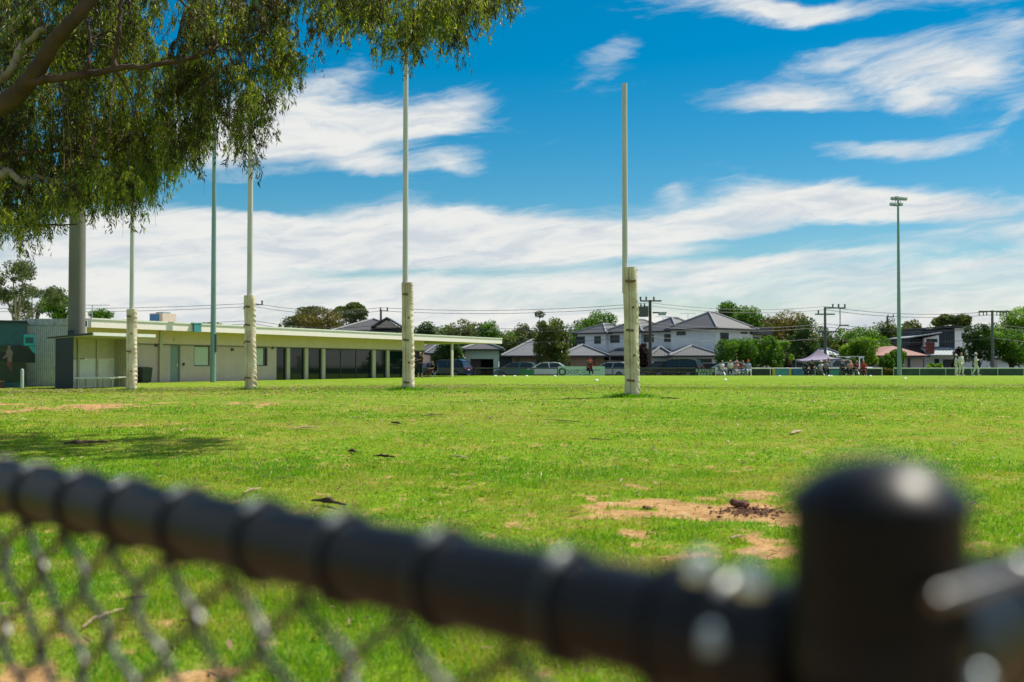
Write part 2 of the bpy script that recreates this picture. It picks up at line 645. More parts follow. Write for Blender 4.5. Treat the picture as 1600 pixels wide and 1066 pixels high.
M['sign_blue'] = mat('sign_blue', (.03, .16, .34), .5, var=.3, scale=3)
M['yellow'] = mat('sign_yellow', (.50, .42, .03), .5)
M['ink'] = mat('sign_ink', (.03, .07, .08), .5)
M['ink_green'] = mat('sign_ink_green', (.50, .70, .60), .5)
M['skin'] = mat('skin', (.42, .24, .16), .6, var=.08)
M['hair_dark'] = mat('hair_dark', (.03, .018, .012), .7)
M['hair_blond'] = mat('hair_blond', (.35, .22, .09), .7)
M['c_black'] = mat('cloth_black', (.012, .014, .02), .9)
M['c_navy'] = mat('cloth_navy', (.012, .022, .035), .9)
M['c_white'] = mat('cloth_white', (.66, .66, .66), .9, var=.1)
M['c_cream'] = mat('cloth_cream', (.60, .60, .55), .9, var=.1)
M['c_red'] = mat('cloth_red', (.45, .03, .03), .9)
M['c_maroon'] = mat('cloth_maroon', (.15, .03, .035), .9)
M['c_blue'] = mat('cloth_blue', (.25, .36, .55), .9)
M['c_grey'] = mat('cloth_grey', (.20, .21, .22), .9)
M['c_pink'] = mat('cloth_pink', (.55, .28, .26), .9)
M['asphalt'] = mat('asphalt', (.05, .05, .05), .9, var=.2, scale=4)
M['paling'] = stripes('paling', (.22, .24, .24), .25, .6, 0, .8)


def pad_material():
    m, nt, b = newmat('canvas_pad')
    N, L = nt.nodes.new, nt.links.new
    tc = N('ShaderNodeTexCoord')
    n = N('ShaderNodeTexNoise')
    n.inputs['Scale'].default_value = 2.2
    n.inputs['Detail'].default_value = 8
    n.inputs['Roughness'].default_value = .65
    oi = N('ShaderNodeObjectInfo')
    va = N('ShaderNodeVectorMath')
    va.operation = 'ADD'
    L(tc.outputs['Object'], va.inputs[0])
    L(oi.outputs['Location'], va.inputs[1])
    L(va.outputs[0], n.inputs['Vector'])
    cr = N('ShaderNodeValToRGB')
    L(n.outputs['Fac'], cr.inputs[0])
    e = cr.color_ramp.elements
    e[0].position = .30
    e[0].color = (.40, .30, .21, 1)
    e[1].position = .58
    e[1].color = (.68, .60, .47, 1)
    L(cr.outputs[0], b.inputs['Base Color'])
    b.inputs['Roughness'].default_value = .75
    w = N('ShaderNodeTexNoise')
    w.inputs['Scale'].default_value = 30
    w.inputs['Detail'].default_value = 4
    L(tc.outputs['Object'], w.inputs['Vector'])
    bp = N('ShaderNodeBump')
    bp.inputs['Strength'].default_value = .4
    bp.inputs['Distance'].default_value = .01
    L(w.outputs['Fac'], bp.inputs['Height'])
    L(bp.outputs[0], b.inputs['Normal'])
    return m


M['pad'] = pad_material()

# ------------------------------------------------------------------ ground
BLOBS = []


def blob(x, y, rx, ry, s=1.0):
    p = ground_at(x, y)
    Y = p.y
    h = float(hdep(Y))
    dY = ry * Y * Y / (F * h)
    BLOBS.append((p.x, p.y, rx * Y / F, dY, s))


for b_ in [(1085, 797, 135, 22, 1.9), (985, 789, 45, 6, 1.0), (1165, 775, 45, 7, .8), (1180, 800, 60, 14, 1.0), (1205, 853, 55, 11, 1.1), (1110, 866, 60, 6, .7),
           (975, 834, 48, 6, .8), (825, 815, 30, 4, .55), (75, 1052, 130, 20, 1.2), (300, 1062, 60, 14, 1.0), (160, 634, 75, 4, .85),
           (50, 638, 50, 3, .7), (380, 631, 45, 1.6, .55), (620, 722, 30, 2, .4), (415, 632, 12, 2.5, .8),  
           (230, 665, 70, 3, .45), (20, 632, 40, 2, .6)]:
    blob(*b_)


def dirt_mask(x, y):
    d = np.zeros_like(x)
    wx = (fbm(x * 2.2, y * 2.2, 3) - .5)
    wy = (fbm(x * 2.2 + 9, y * 2.2, 5) - .5)
    fine = fbm(x * 9, y * 9, 11, 3) - .5
    for (bx, by, rx, ry, s) in BLOBS:
        q = np.sqrt(((x - bx + wx * rx * 2.6) / rx)**2 + ((y - by + wy * ry * 3.0) / ry)**2)
        d = np.maximum(d, s * (1.25 - q))
    d = d + fine * 1.5
    # worn, thin turf to the left and scattered bald spots
    sp = fbm(x * 1.1, y * 1.1, 21, 5)
    d = np.maximum(d, np.clip((2.7 - y) / .5, 0, 1) * (y > -6) + (fine) * .5 * (y < 3.6))
    d = np.maximum(d, (sp - .74) * 5 * np.clip((9 - y) / 5, .15, 1))
    return np.clip(d * 1.35, 0, 1)


def lush(x, y):
    return np.clip((fbm(x * .5, y * .5, 31) - .5) * 2.5 + .5, 0, 1)


def dryness(x, y):
    side = np.clip(-x / np.maximum(y, 1) * 1.5 + .12, 0, .62)
    far_ = np.clip((y - 7) / 14, .35, 1) * np.clip((70 - y) / 30, 0, 1)
    n1 = fbm(x * .9, y * .9, 81, 5)
    n2 = fbm(x * .22, y * .22, 85, 3)
    return np.clip((n1 - .47) * 4 + .15, 0, 1) * np.clip(side * far_ + (n2 - .5) * .4 + .02, 0, 1)


def bump_h(x, y):
    near = np.clip((16 - y) / 10, 0, 1)
    return (fbm(x * 1.7, y * 1.7, 41, 4) - .5) * .055 * near


ang = np.concatenate([np.linspace(-180, -36, 30, endpoint=False), np.linspace(-36, 36, 430, endpoint=False), np.linspace(36, 180, 30)])
rad = np.concatenate([[0.05], np.geomspace(.4, 2.5, 14, endpoint=False), np.geomspace(2.5, 110, 400, endpoint=False), np.geomspace(110, 3500, 30)])
A, Rr = np.meshgrid(np.radians(ang), rad)
gx = Rr * np.sin(A)
gy = Rr * np.cos(A)
gzz = EYE - hdep(gy, gx) + bump_h(gx, gy)
dm = dirt_mask(gx, gy) * (gy < 60)
gzz = gzz - dm * .012
nA, nR = len(ang), len(rad)
ii, jj = np.meshgrid(np.arange(nR - 1), np.arange(nA - 1), indexing='ij')
i0 = (ii * nA + jj).ravel()
faces = np.stack([i0, i0 + nA, i0 + nA + 1, i0 + 1], 1)


def ground_material():
    m, nt, b = newmat('turf_and_soil')
    N, L = nt.nodes.new, nt.links.new
    tc = N('ShaderNodeTexCoord')
    at = N('ShaderNodeAttribute')
    at.attribute_name = 'dirt'

    def noise(s, d=6, r=.6, st=(1, 1, 1)):
        mp = N('ShaderNodeMapping')
        mp.inputs['Scale'].default_value = st
        L(tc.outputs['Object'], mp.inputs[0])
        n = N('ShaderNodeTexNoise')
        n.inputs['Scale'].default_value = s
        n.inputs['Detail'].default_value = d
        n.inputs['Roughness'].default_value = r
        L(mp.outputs[0], n.inputs['Vector'])
        return n.outputs['Fac']

    def ramp(f, stops):
        c = N('ShaderNodeValToRGB')
        L(f, c.inputs[0])
        e = c.color_ramp.elements
        e[0].position, e[0].color = stops[0][0], (*stops[0][1], 1)
        e[1].position, e[1].color = stops[-1][0], (*stops[-1][1], 1)
        for p_, col in stops[1:-1]:
            x = e.new(p_)
            x.color = (*col, 1)
        return c.outputs[0]

    def mixc(f, a, b_, mode='MIX'):
        x = N('ShaderNodeMixRGB')
        x.blend_type = mode
        if isinstance(f, float):
            x.inputs[0].default_value = f
        else:
            L(f, x.inputs[0])
        for k, v in ((1, a), (2, b_)):
            if isinstance(v, tuple):
                x.inputs[k].default_value = (*v, 1)
            else:
                L(v, x.inputs[k])
        return x.outputs[0]
    big = ramp(noise(.22, 4), [(.35, (.13, .245, .008)), (.5, (.16, .295, .009)), (.65, (.22, .325, .014))])
    mid = ramp(noise(2.6, 7, .7), [(.32, (.09, .19, .006)), (.5, (.16, .295, .009)), (.68, (.29, .33, .035))])
    green = mixc(.5, big, mid)
    fine = ramp(noise(26, 5, .8), [(.34, (.40, .42, .35)), (.52, (1, 1, 1)), (.7, (1.5, 1.4, 1.3))])
    green = mixc(1.0, green, fine, 'MULTIPLY')
    ad = N('ShaderNodeAttribute')
    ad.attribute_name = 'dry'
    green = mixc(ad.outputs['Fac'], green, ramp(noise(5, 7, .75), [(.35, (.15, .15, .035)), (.5, (.30, .28, .07)), (.65, (.42, .36, .15))]))
    # dry thatch showing between
    thatch = ramp(noise(.75, 6, .75, (1, 1.8, 1)), [(.50, (0, 0, 0)), (.72, (1, 1, 1))])
    green = mixc(thatch, green, ramp(noise(14, 4), [(.35, (.19, .25, .02)), (.65, (.36, .32, .08))]))
    soil = ramp(noise(7, 8, .7), [(.3, (.28, .155, .065)), (.5, (.50, .30, .13)), (.7, (.64, .42, .20))])
    crumbs = ramp(noise(60, 3, .6), [(.38, (.45, .42, .4)), (.5, (1, 1, 1))])
    soil = mixc(.7, soil, mixc(1.0, soil, crumbs, 'MULTIPLY'))
    ed = N('ShaderNodeMapRange')
    ed.inputs['From Min'].default_value = .25
    ed.inputs['From Max'].default_value = .75
    L(at.outputs['Fac'], ed.inputs['Value'])
    # beyond the oval the ground is the street
    sp = N('ShaderNodeSeparateXYZ')
    L(tc.outputs['Object'], sp.inputs[0])
    far = N('ShaderNodeMapRange')
    far.inputs['From Min'].default_value = 100
    far.inputs['From Max'].default_value = 102
    L(sp.outputs[1], far.inputs['Value'])
    col = mixc(ed.outputs[0], green, soil)
    col = mixc(far.outputs[0], col, (.07, .075, .055))
    L(col, b.inputs['Base Color'])
    b.inputs['Roughness'].default_value = .95
    b.inputs['Specular IOR Level'].default_value = .1
    bp = N('ShaderNodeBump')
    bp.inputs['Strength'].default_value = .8
    bp.inputs['Distance'].default_value = .03
    L(noise(22, 6, .75), bp.inputs['Height'])
    L(bp.outputs[0], b.inputs['Normal'])
    return m


M['ground'] = ground_material()
verts = np.stack([gx.ravel(), gy.ravel(), gzz.ravel()], 1)
gme = quick_mesh('ground', verts, 0, faces[:, ::-1], M['ground'], {'dirt': dm.ravel(), 'dry': (dryness(gx, gy) * (gy > 0)).ravel()}, smooth=True)
tag(link('ground', gme), None, None, kind='structure')

# ------------------------------------------------------------------ grass blades
M['grass'] = leafmat('grass_blades', [(.46, .34, .15), (.38, .35, .07), (.24, .36, .015), (.165, .33, .008), (.10, .25, .006), (.15, .37, .007)], .45, attr='tint', rough=.55, glow=.8)


def blades(y0, y1, dens, hgt, wid, xs=.50, pad=.6):
    area = .5 * ((2 * xs * y1 + 2 * pad) + (2 * xs * y0 + 2 * pad)) * (y1 - y0)
    n = int(area * dens)
    u = nr.random(n)
    y = np.sqrt(y0 * y0 + u * (y1 * y1 - y0 * y0))
    y = y * (1 + nr.normal(0, .05, n))
    x = (nr.random(n) * 2 - 1) * (xs * y + pad)
    d = dirt_mask(x, y)
    keep = nr.random(n) > np.clip(d * 1.5 - .1, 0, .985)
    clump = fbm(x * 6, y * 6, 51, 3)
    keep &= nr.random(n) < (.35 + 1.0 * clump) * np.clip((78 - y) / 38, 0, 1)
    x, y, d, clump = x[keep], y[keep], d[keep], clump[keep]
    n = len(x)
    lu = lush(x, y)
    h = hgt * (.45 + .9 * nr.random(n)) * (.55 + .7 * clump) * (.75 + .5 * lu) * (1 - .35 * d)
    w = wid * (.7 + .6 * nr.random(n))
    z = EYE - hdep(y, x) + bump_h(x, y) - d * .012 - .004
    a = nr.random(n) * 2 * np.pi
    lean = (nr.random(n) ** .7) * .95
    b = nr.random(n) * 2 * np.pi
    ca, sa = np.cos(a), np.sin(a)
    tip = np.stack([x + np.cos(b) * lean * h, y + np.sin(b) * lean * h, z + h * (1 - .35 * lean)], 1)
    p0 = np.stack([x - ca * w / 2, y - sa * w / 2, z], 1)
    p1 = np.stack([x + ca * w / 2, y + sa * w / 2, z], 1)
    V = np.stack([p0, p1, tip], 1).reshape(-1, 3)
    t = np.clip(.30 + .5 * nr.random(n) + .35 * (lu - .5) - .45 * d + (fbm(x * 1.6, y * 1.6, 61) - .5) * 1.2 - .55 * dryness(x, y), 0, 1)
    t = np.where(nr.random(n) < .07, nr.random(n) * .25, t)
    return V, np.repeat(t, 3)


VS, TS = [], []
for args in [(2.9, 6.2, 11500, .046, .0055), (6.2, 10, 5200, .040, .008), (10, 18, 1500, .030, .014), (18, 34, 320, .024, .024), (26, 75, 60, .022, .04)]:
    v, t = blades(*args)
    VS.append(v)
    TS.append(t)
VS = np.concatenate(VS)
TS = np.concatenate(TS)
gm = quick_mesh('grass', VS, 3, np.arange(len(VS)).reshape(-1, 3), M['grass'], {'tint': TS})
tag(link('grass', gm), 'short green turf blades growing across the near part of the oval', 'grass', kind='stuff')
# long tufts at the foot of each goal post come later

# leaf and bark litter
M['litter'] = leafmat('litter', [(.04, .02, .012), (.08, .04, .02), (.16, .09, .045), (.30, .20, .11), (.50, .42, .28)], .1, attr='tint')
n = 26000
ly = np.sqrt(nr.random(n) * (45**2 - 3.4**2) + 3.4**2)
lx = (nr.random(n) * 2 - 1) * (.5 * ly + .5)
kp = nr.random(n) < np.clip(.25 + (-lx / ly) * 1.1 + .8 * (fbm(lx * .4, ly * .4, 71) > .5), .15, 1)
lx, ly = lx[kp], ly[kp]
n = len(lx)
la = nr.random(n) * 2 * np.pi
ll = (.010 + .026 * nr.random(n) ** 2) * (1 + ly * .045)
lw = ll * (.12 + .22 * nr.random(n))
lz = EYE - hdep(ly, lx) + bump_h(lx, ly) + .012 + .02 * nr.random(n)
c, s = np.cos(la), np.sin(la)
tl = (nr.random(n) - .5) * .03
V = np.stack([np.stack([lx - c * ll, ly - s * ll, lz - tl], 1), np.stack([lx + s * lw, ly - c * lw, lz + .006], 1),
              np.stack([lx + c * ll, ly + s * ll, lz + tl], 1), np.stack([lx - s * lw, ly + c * lw, lz + .003], 1)], 1).reshape(-1, 3)
lm = quick_mesh('leaf_litter', V, 4, np.arange(len(V)).reshape(-1, 4), M['litter'], {'tint': np.repeat(nr.random(n), 4)})
tag(link('leaf_litter', lm), 'fallen gum leaves and bark crumbs scattered over the turf', 'leaf litter', kind='stuff')
# dug-up crumbs beside the clod on the bare patch
g = Geo()
for i in range(260):
    p = ground_at(1150 + rnd.gauss(26, 26), 797 + rnd.gauss(1.5, 4.0))
    r = rnd.uniform(.002, .010)
    b0_ = len(g.v)
    g.ball((p.x, p.y, p.z + r * .2), (r * rnd.uniform(.8, 2.2), r * rnd.uniform(.7, 1.5), r * .6), 5, 4)
    g.v[b0_:] = [(a + rnd.uniform(-1, 1) * r * .5, b + rnd.uniform(-1, 1) * r * .5, c_ + rnd.uniform(-1, 1) * r * .3) for a, b, c_ in g.v[b0_:]]
tag(part('soil_crumbs', g, M['clod'], None), 'dark crumbs of dug soil strewn over the bare sandy patch', 'soil', kind='stuff')


def clod(x, y, size, label):
    p = ground_at(x, y)
    t = thing('soil_clod', label, 'clod', p)
    g = Geo()
    g.ball((0, 0, size * .35), (size, size * .6, size * .42), 14, 9)
    g.ball((-size * .75, 0, size * .55), (size * .42, size * .4, size * .4), 10, 7)
    g.v = [(a + rnd.uniform(-1, 1) * size * .07, b + rnd.uniform(-1, 1) * size * .07, c_ + rnd.uniform(-1, 1) * size * .07) for a, b, c_ in g.v]
    part('lump', g, M['clod'], t, True)


clod(1157, 792, .062, 'reddish brown clod lying on the bare sandy patch left of the black fence post')
clod(1182, 797, .024, 'small dark clod just right of the larger reddish clod on the sandy patch')
clod(1012, 796, .030, 'dark lump at the left grassy edge of the bare sandy patch')


def strip(x0, y0, x1, y1, w, h, m, label, name='bark_strip', bend=.15):
    a, b = ground_at(x0, y0), ground_at(x1, y1)
    c = (a + b) / 2
    t = tag(link(name, None), None, None)
    bpy.data.objects.remove(t)
    d = b - a
    L_ = d.length
    g = Geo()
    N_ = 9
    for side in range(2):
        rows = []
        for i in range(N_):
            f = i / (N_ - 1)
            q = a + d * f - c
            off = math.sin(f * math.pi) * bend * L_ * .3
            ww = w * .55 * (.25 + .6 * math.sin(math.pi * min(1, f * 1.1 + .05)) + rnd.uniform(0, .5))
            rows.append((q, off, ww, h * (.25 + .6 * math.sin(f * math.pi)) * rnd.uniform(.4, 1.3)))
        if side:
            continue
        nrm = Vector((-d.y, d.x, 0)).normalized()
        vs, fs = [], []
        for q, off, ww, hh in rows:
            z0 = gz(c.y + q.y, c.x + q.x) - gz(c.y, c.x) + .02
            for k, (o_, zz) in enumerate(((-1, 0), (-.4, .7), (.4, .75), (1, .1))):
                v = q + nrm * (off + o_ * ww)
                vs.append((v.x, v.y, z0 + zz * hh + rnd.uniform(-.1, .1) * hh))
        for i in range(N_ - 1):
            for k in range(3):
                fs.append((i * 4 + k, i * 4 + k + 1, i * 4 + k + 5, i * 4 + k + 4))
        g.add(vs, fs)
    me = g.mesh(name, m, True)
    o = link(name, me)
    o.location = (c.x, c.y, gz(c.y, c.x))
    sm = o.modifiers.new('thickness', 'SOLIDIFY')
    sm.thickness = .003
    return tag(o, label, 'bark')


for a_ in [(100, 697, 168, 694, .05, .06, 'bark_strip', 'long dark curled bark strip on the grass at the far left below the tree shadow'),
           (455, 672, 500, 670, .04, .03, 'bark_light', 'pale straw-coloured bark strip in mid field left of the second goal post'),
           (583, 716, 617, 718, .03, .035, 'bark_strip', 'short dark bark strip below and left of the second goal post from the right'),
           (488, 787, 540, 794, .025, .05, 'bark_strip', 'dark twisted bark strip just above the black fence rail'),
           (380, 774, 408, 767, .015, .02, 'bark_light', 'thin pale stick of bark above the fence rail left of the twisted dark strip'),
           (612, 663, 626, 665, .04, .04, 'bark_strip', 'small black bark scrap left of the padded post in the middle of the photo'),
           (545, 708, 556, 710, .03, .04, 'bark_strip', 'black bark curl between the long mid field strips'),
           (128, 988, 193, 957, .006, .02, 'bark_light', 'pale forked stick seen through the wire mesh at lower left'),
           (918, 689, 956, 690, .02, .012, 'bark_strip', 'thin brown stick in the open grass below the right goal post'),
           (1236, 680, 1252, 676, .05, .03, 'bark_light', 'pale bark flake on open grass right of the right goal post'),
           (660, 652, 694, 650, .03, .02, 'bark_strip', 'slim dark stick just right below the middle padded post'),
           (1032, 624, 1062, 625, .03, .03, 'bark_strip', 'dark stick on the grass just right of the right goal post foot'),
           (705, 716, 735, 719, .02, .015, 'bark_light', 'thin straw stick lying mid field right of the short dark strip'),
           (1140, 846, 1166, 842, .012, .01, 'bark_light', 'white stick on the lower sandy patch beside the fence post'),
           (190, 944, 232, 938, .012, .012, 'bark_strip', 'brown strip behind the wire mesh near the left edge'),
           (852, 658, 905, 662, .015, .01, 'bark_strip', 'long thin twig lying left of the right post shadow')]:
    strip(*a_[:6], M[a_[6]], a_[7])

# white boundary marker discs
g = Geo()
g.lathe([(.11, 0), (.115, .012), (.085, .06), (.03, .085), (.004, .088)], 16)
mdisc = g.mesh('boundary_marker', M['white'], True)
MARK = [(774, 589.4, 'leftmost white marker disc, below the pale green garage'), (787, 589.2, 'second white marker disc from the left, right below the garage pier'),
        (804, 589.6, 'white marker disc below the green sign board'), (823, 589.4, 'white marker disc under the left nose of the white sedan'),
        (867, 589.2, 'white marker disc below the left end of the pale aqua sign'), (932, 595, 'white marker disc on the grass left of the right goal post'),
        (1133, 594, 'white marker disc on the grass right of the right goal post'), (1218, 588.6, 'white marker disc in front of the teal banner with yellow posts'),
        (1295, 588.6, 'left white marker disc of the pair in front of the marquee crowd'), (1299, 588.6, 'right white marker disc of the pair in front of the marquee crowd'),
        (1414, 592, 'white marker disc on the grass beside the right floodlight pole'), (1360, 589, 'white marker disc left of the right floodlight pole')]
for x, y, lb in MARK:
    p = ground_at(x, y)
    if y < 590:
        p = P(x, 588, 84)
        p.z = gz(84)
    o = link('boundary_marker', mdisc, None, (p.x, p.y, p.z))
    tag(o, lb, 'marker', 'white discs marking the boundary line')
# painted boundary line
g = Geo()
pts = [(ground_at(940 + i * 30, 0 or 600).x * 0 + (-2 + i * 2.2), 80 - .002 * (i * 2.2 - 20)**2) for i in range(26)]
vs, fs = [], []
for i, (x, y) in enumerate(pts):
    vs += [(x, y - .16, gz(y - .16) + .035), (x, y + .16, gz(y + .16) + .035)]
fs = [(2 * i, 2 * i + 2, 2 * i + 3, 2 * i + 1) for i in range(len(pts) - 1)]
g.add(vs, fs)
M['line'] = mat('line_paint', (.33, .42, .20), .9, var=.3, scale=3)
tag(part('boundary_line', g, M['line'], None), None, None, kind='structure')

# ------------------------------------------------------------------ near fence
Pc = Vector((.1375, .43, 0))                 # corner post
RAILZ = EYE - .114
fence = thing('chain_mesh_fence', 'black pipe and chain mesh fence with domed corner post close to the camera', 'fence', (Pc.x, Pc.y, 0))
dA = Vector((-.536, .57, 0)).normalized()   # arm running away to the left
dB = Vector((.68, .73, 0)).normalized()     # arm running away to the right
post = part('corner_post', Geo().lathe([(.031, -.05), (.031, EYE - .09)], 40), M['post'], fence, True)
capz = EYE - .0335
g = Geo().lathe([(.0310, capz - .075), (.0326, capz - .074), (.0328, capz - .070), (.0328, capz - .0215), (.0346, capz - .0195), (.0346, capz - .0165), (.0332, capz - .0145), (.029, capz - .0105), (.023, capz - .0058), (.015, capz - .0022), (.006, capz - .0003), (.0005, capz)], 48)
part('post_cap', g, M['cap'], post, True)
RR = .0242
part('top_rail', Geo().tube([dA * .034 + Vector((0, 0, RAILZ)), dA * 3.0 + Vector((0, 0, RAILZ))], RR, 32), M['black_pvc'], fence, True)
part('top_rail', Geo().tube([dB * .034 + Vector((0, 0, RAILZ)), dB * 3.0 + Vector((0, 0, RAILZ))], RR, 32), M['black_pvc'], fence, True)
for d in (dA, dB):
    far_post = part('line_post', Geo().lathe([(.025, -.05), (.025, RAILZ - .024)], 20), M['black_pvc'], fence, True, loc=(d.x * 3, d.y * 3, gz(Pc.y + d.y * 3)))
    # rail-end cup, clamp band with bolt
    n_ = Vector((d.y, -d.x, 0))
    g = Geo().tube([d * .028 + Vector((0, 0, RAILZ)), d * .095 + Vector((0, 0, RAILZ))], [RR + .004] * 2, 28)
    g.tube([d * .093 + Vector((0, 0, RAILZ)), d * .099 + Vector((0, 0, RAILZ))], [RR + .0055] * 2, 28)
    part('rail_end_cup', g, M['black_pvc'], fence, True)
band = Geo()
for z in (RAILZ + .008, RAILZ - .03):
    band.lathe([(.0305, z - .009), (.0335, z - .008), (.0335, z + .008), (.0305, z + .009)], 36)
part('clamp_band', band, M['black_pvc'], fence, True)
for (bx_, by_, bd_, br_) in ((1095, 880, .468, .0062), (1178, 899, .435, .0066), (1112, 990, .43, .0040), (1530, 1058, .40, .0040)):
    q = P(bx_, by_, bd_) - Vector((Pc.x, Pc.y, 0))
    part('bolt', Geo().lathe([(br_, -.006), (br_, -.001), (br_ * .75, br_ * .5), (br_ * .3, br_ * .75), (.0005, br_ * .8)], 14, q), M['steel'] if by_ < 950 else M['galv'], fence, True)
q0, q1 = P(1462, 938, .388) - Vector((Pc.x, Pc.y, 0)), P(1700, 862, .45) - Vector((Pc.x, Pc.y, 0))
part('latch_rod', Geo().tube([q0, q0.lerp(q1, .03), q0.lerp(q1, .5), q1], [.0030, .0034, .0030, .0030], 16), M['latch'], fence, True)
part('latch_bracket', Geo().tube([Vector((.02, .0, q0.z - .012)), Vector((q0.x + .01, q0.y + .012, q0.z - .012))], .009, 12), M['black_pvc'], fence, True)
LRf = random.Random(3)
PITCHW = .094
for d, first in ((dA, .155), (dB, .12)):
    zz = Vector((0, 0, 1))
    nn = d.cross(zz).normalized()
    if nn.y > 0:
        nn = -nn
    # each wire of the mesh is an object of its own
    step = PITCHW / 2
    nw = 44 if d is dA else 30
    for k in range(nw):
        g = Geo()
        s0 = first - PITCHW + k * step
        if s0 < .035:
            continue
        pts = []
        rows = 25
        ir = random.Random(k * 31 + (7 if d is dA else 0))
        N4 = rows * 6
        for q in range(N4):
            ph_ = q / 6.0
            z = RAILZ - RR - .004 - ph_ * .037
            if z < .02:
                break
            tri = abs(((ph_ + k) % 2) - 1)                      # 1 at one side, 0 at the other
            tri = tri * .55 + (.5 + .5 * math.cos(math.pi * ((ph_ + k) % 2))) * .45 if True else tri
            w_ = math.sin(math.pi * 2 * ph_ + k) * .0022
            pts.append(d * (s0 - .003 + (step + .006) * tri + ir.uniform(-.0008, .0008)) + nn * (w_ + (.0016 if (k % 2) else -.0016)) + zz * z)
        g.tube(pts, .0034, 6)
        part('mesh_wire', g, M['wire_pvc'], fence, True)
        if k % 2 == 0:
            # lacing wire wound round the rail at every diamond
            h = Geo()
            pp = []
            jit, sl = LRf.uniform(-.006, .006), LRf.uniform(.004, .018)
            for q in range(26):
                w = q / 25 * 2 * math.pi * 1.12 - 1.8
                pp.append(d * (s0 + jit + q / 25 * sl) + zz * (RAILZ + (RR + .002) * math.sin(w)) + nn * ((RR + .002) * math.cos(w)))
            h.tube(pp, .0026, 8)
            tw = part('tie_wire', h, M['wire_pvc'], fence, True)
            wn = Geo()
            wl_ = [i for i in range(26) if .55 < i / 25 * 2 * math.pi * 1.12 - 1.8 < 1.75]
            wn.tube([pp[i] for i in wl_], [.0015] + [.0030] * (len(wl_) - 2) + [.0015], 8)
            part('glint_strand', wn, M['glint_steel'], tw, True)  # painted glint: pale arc over the top, camera-facing part of the black tie

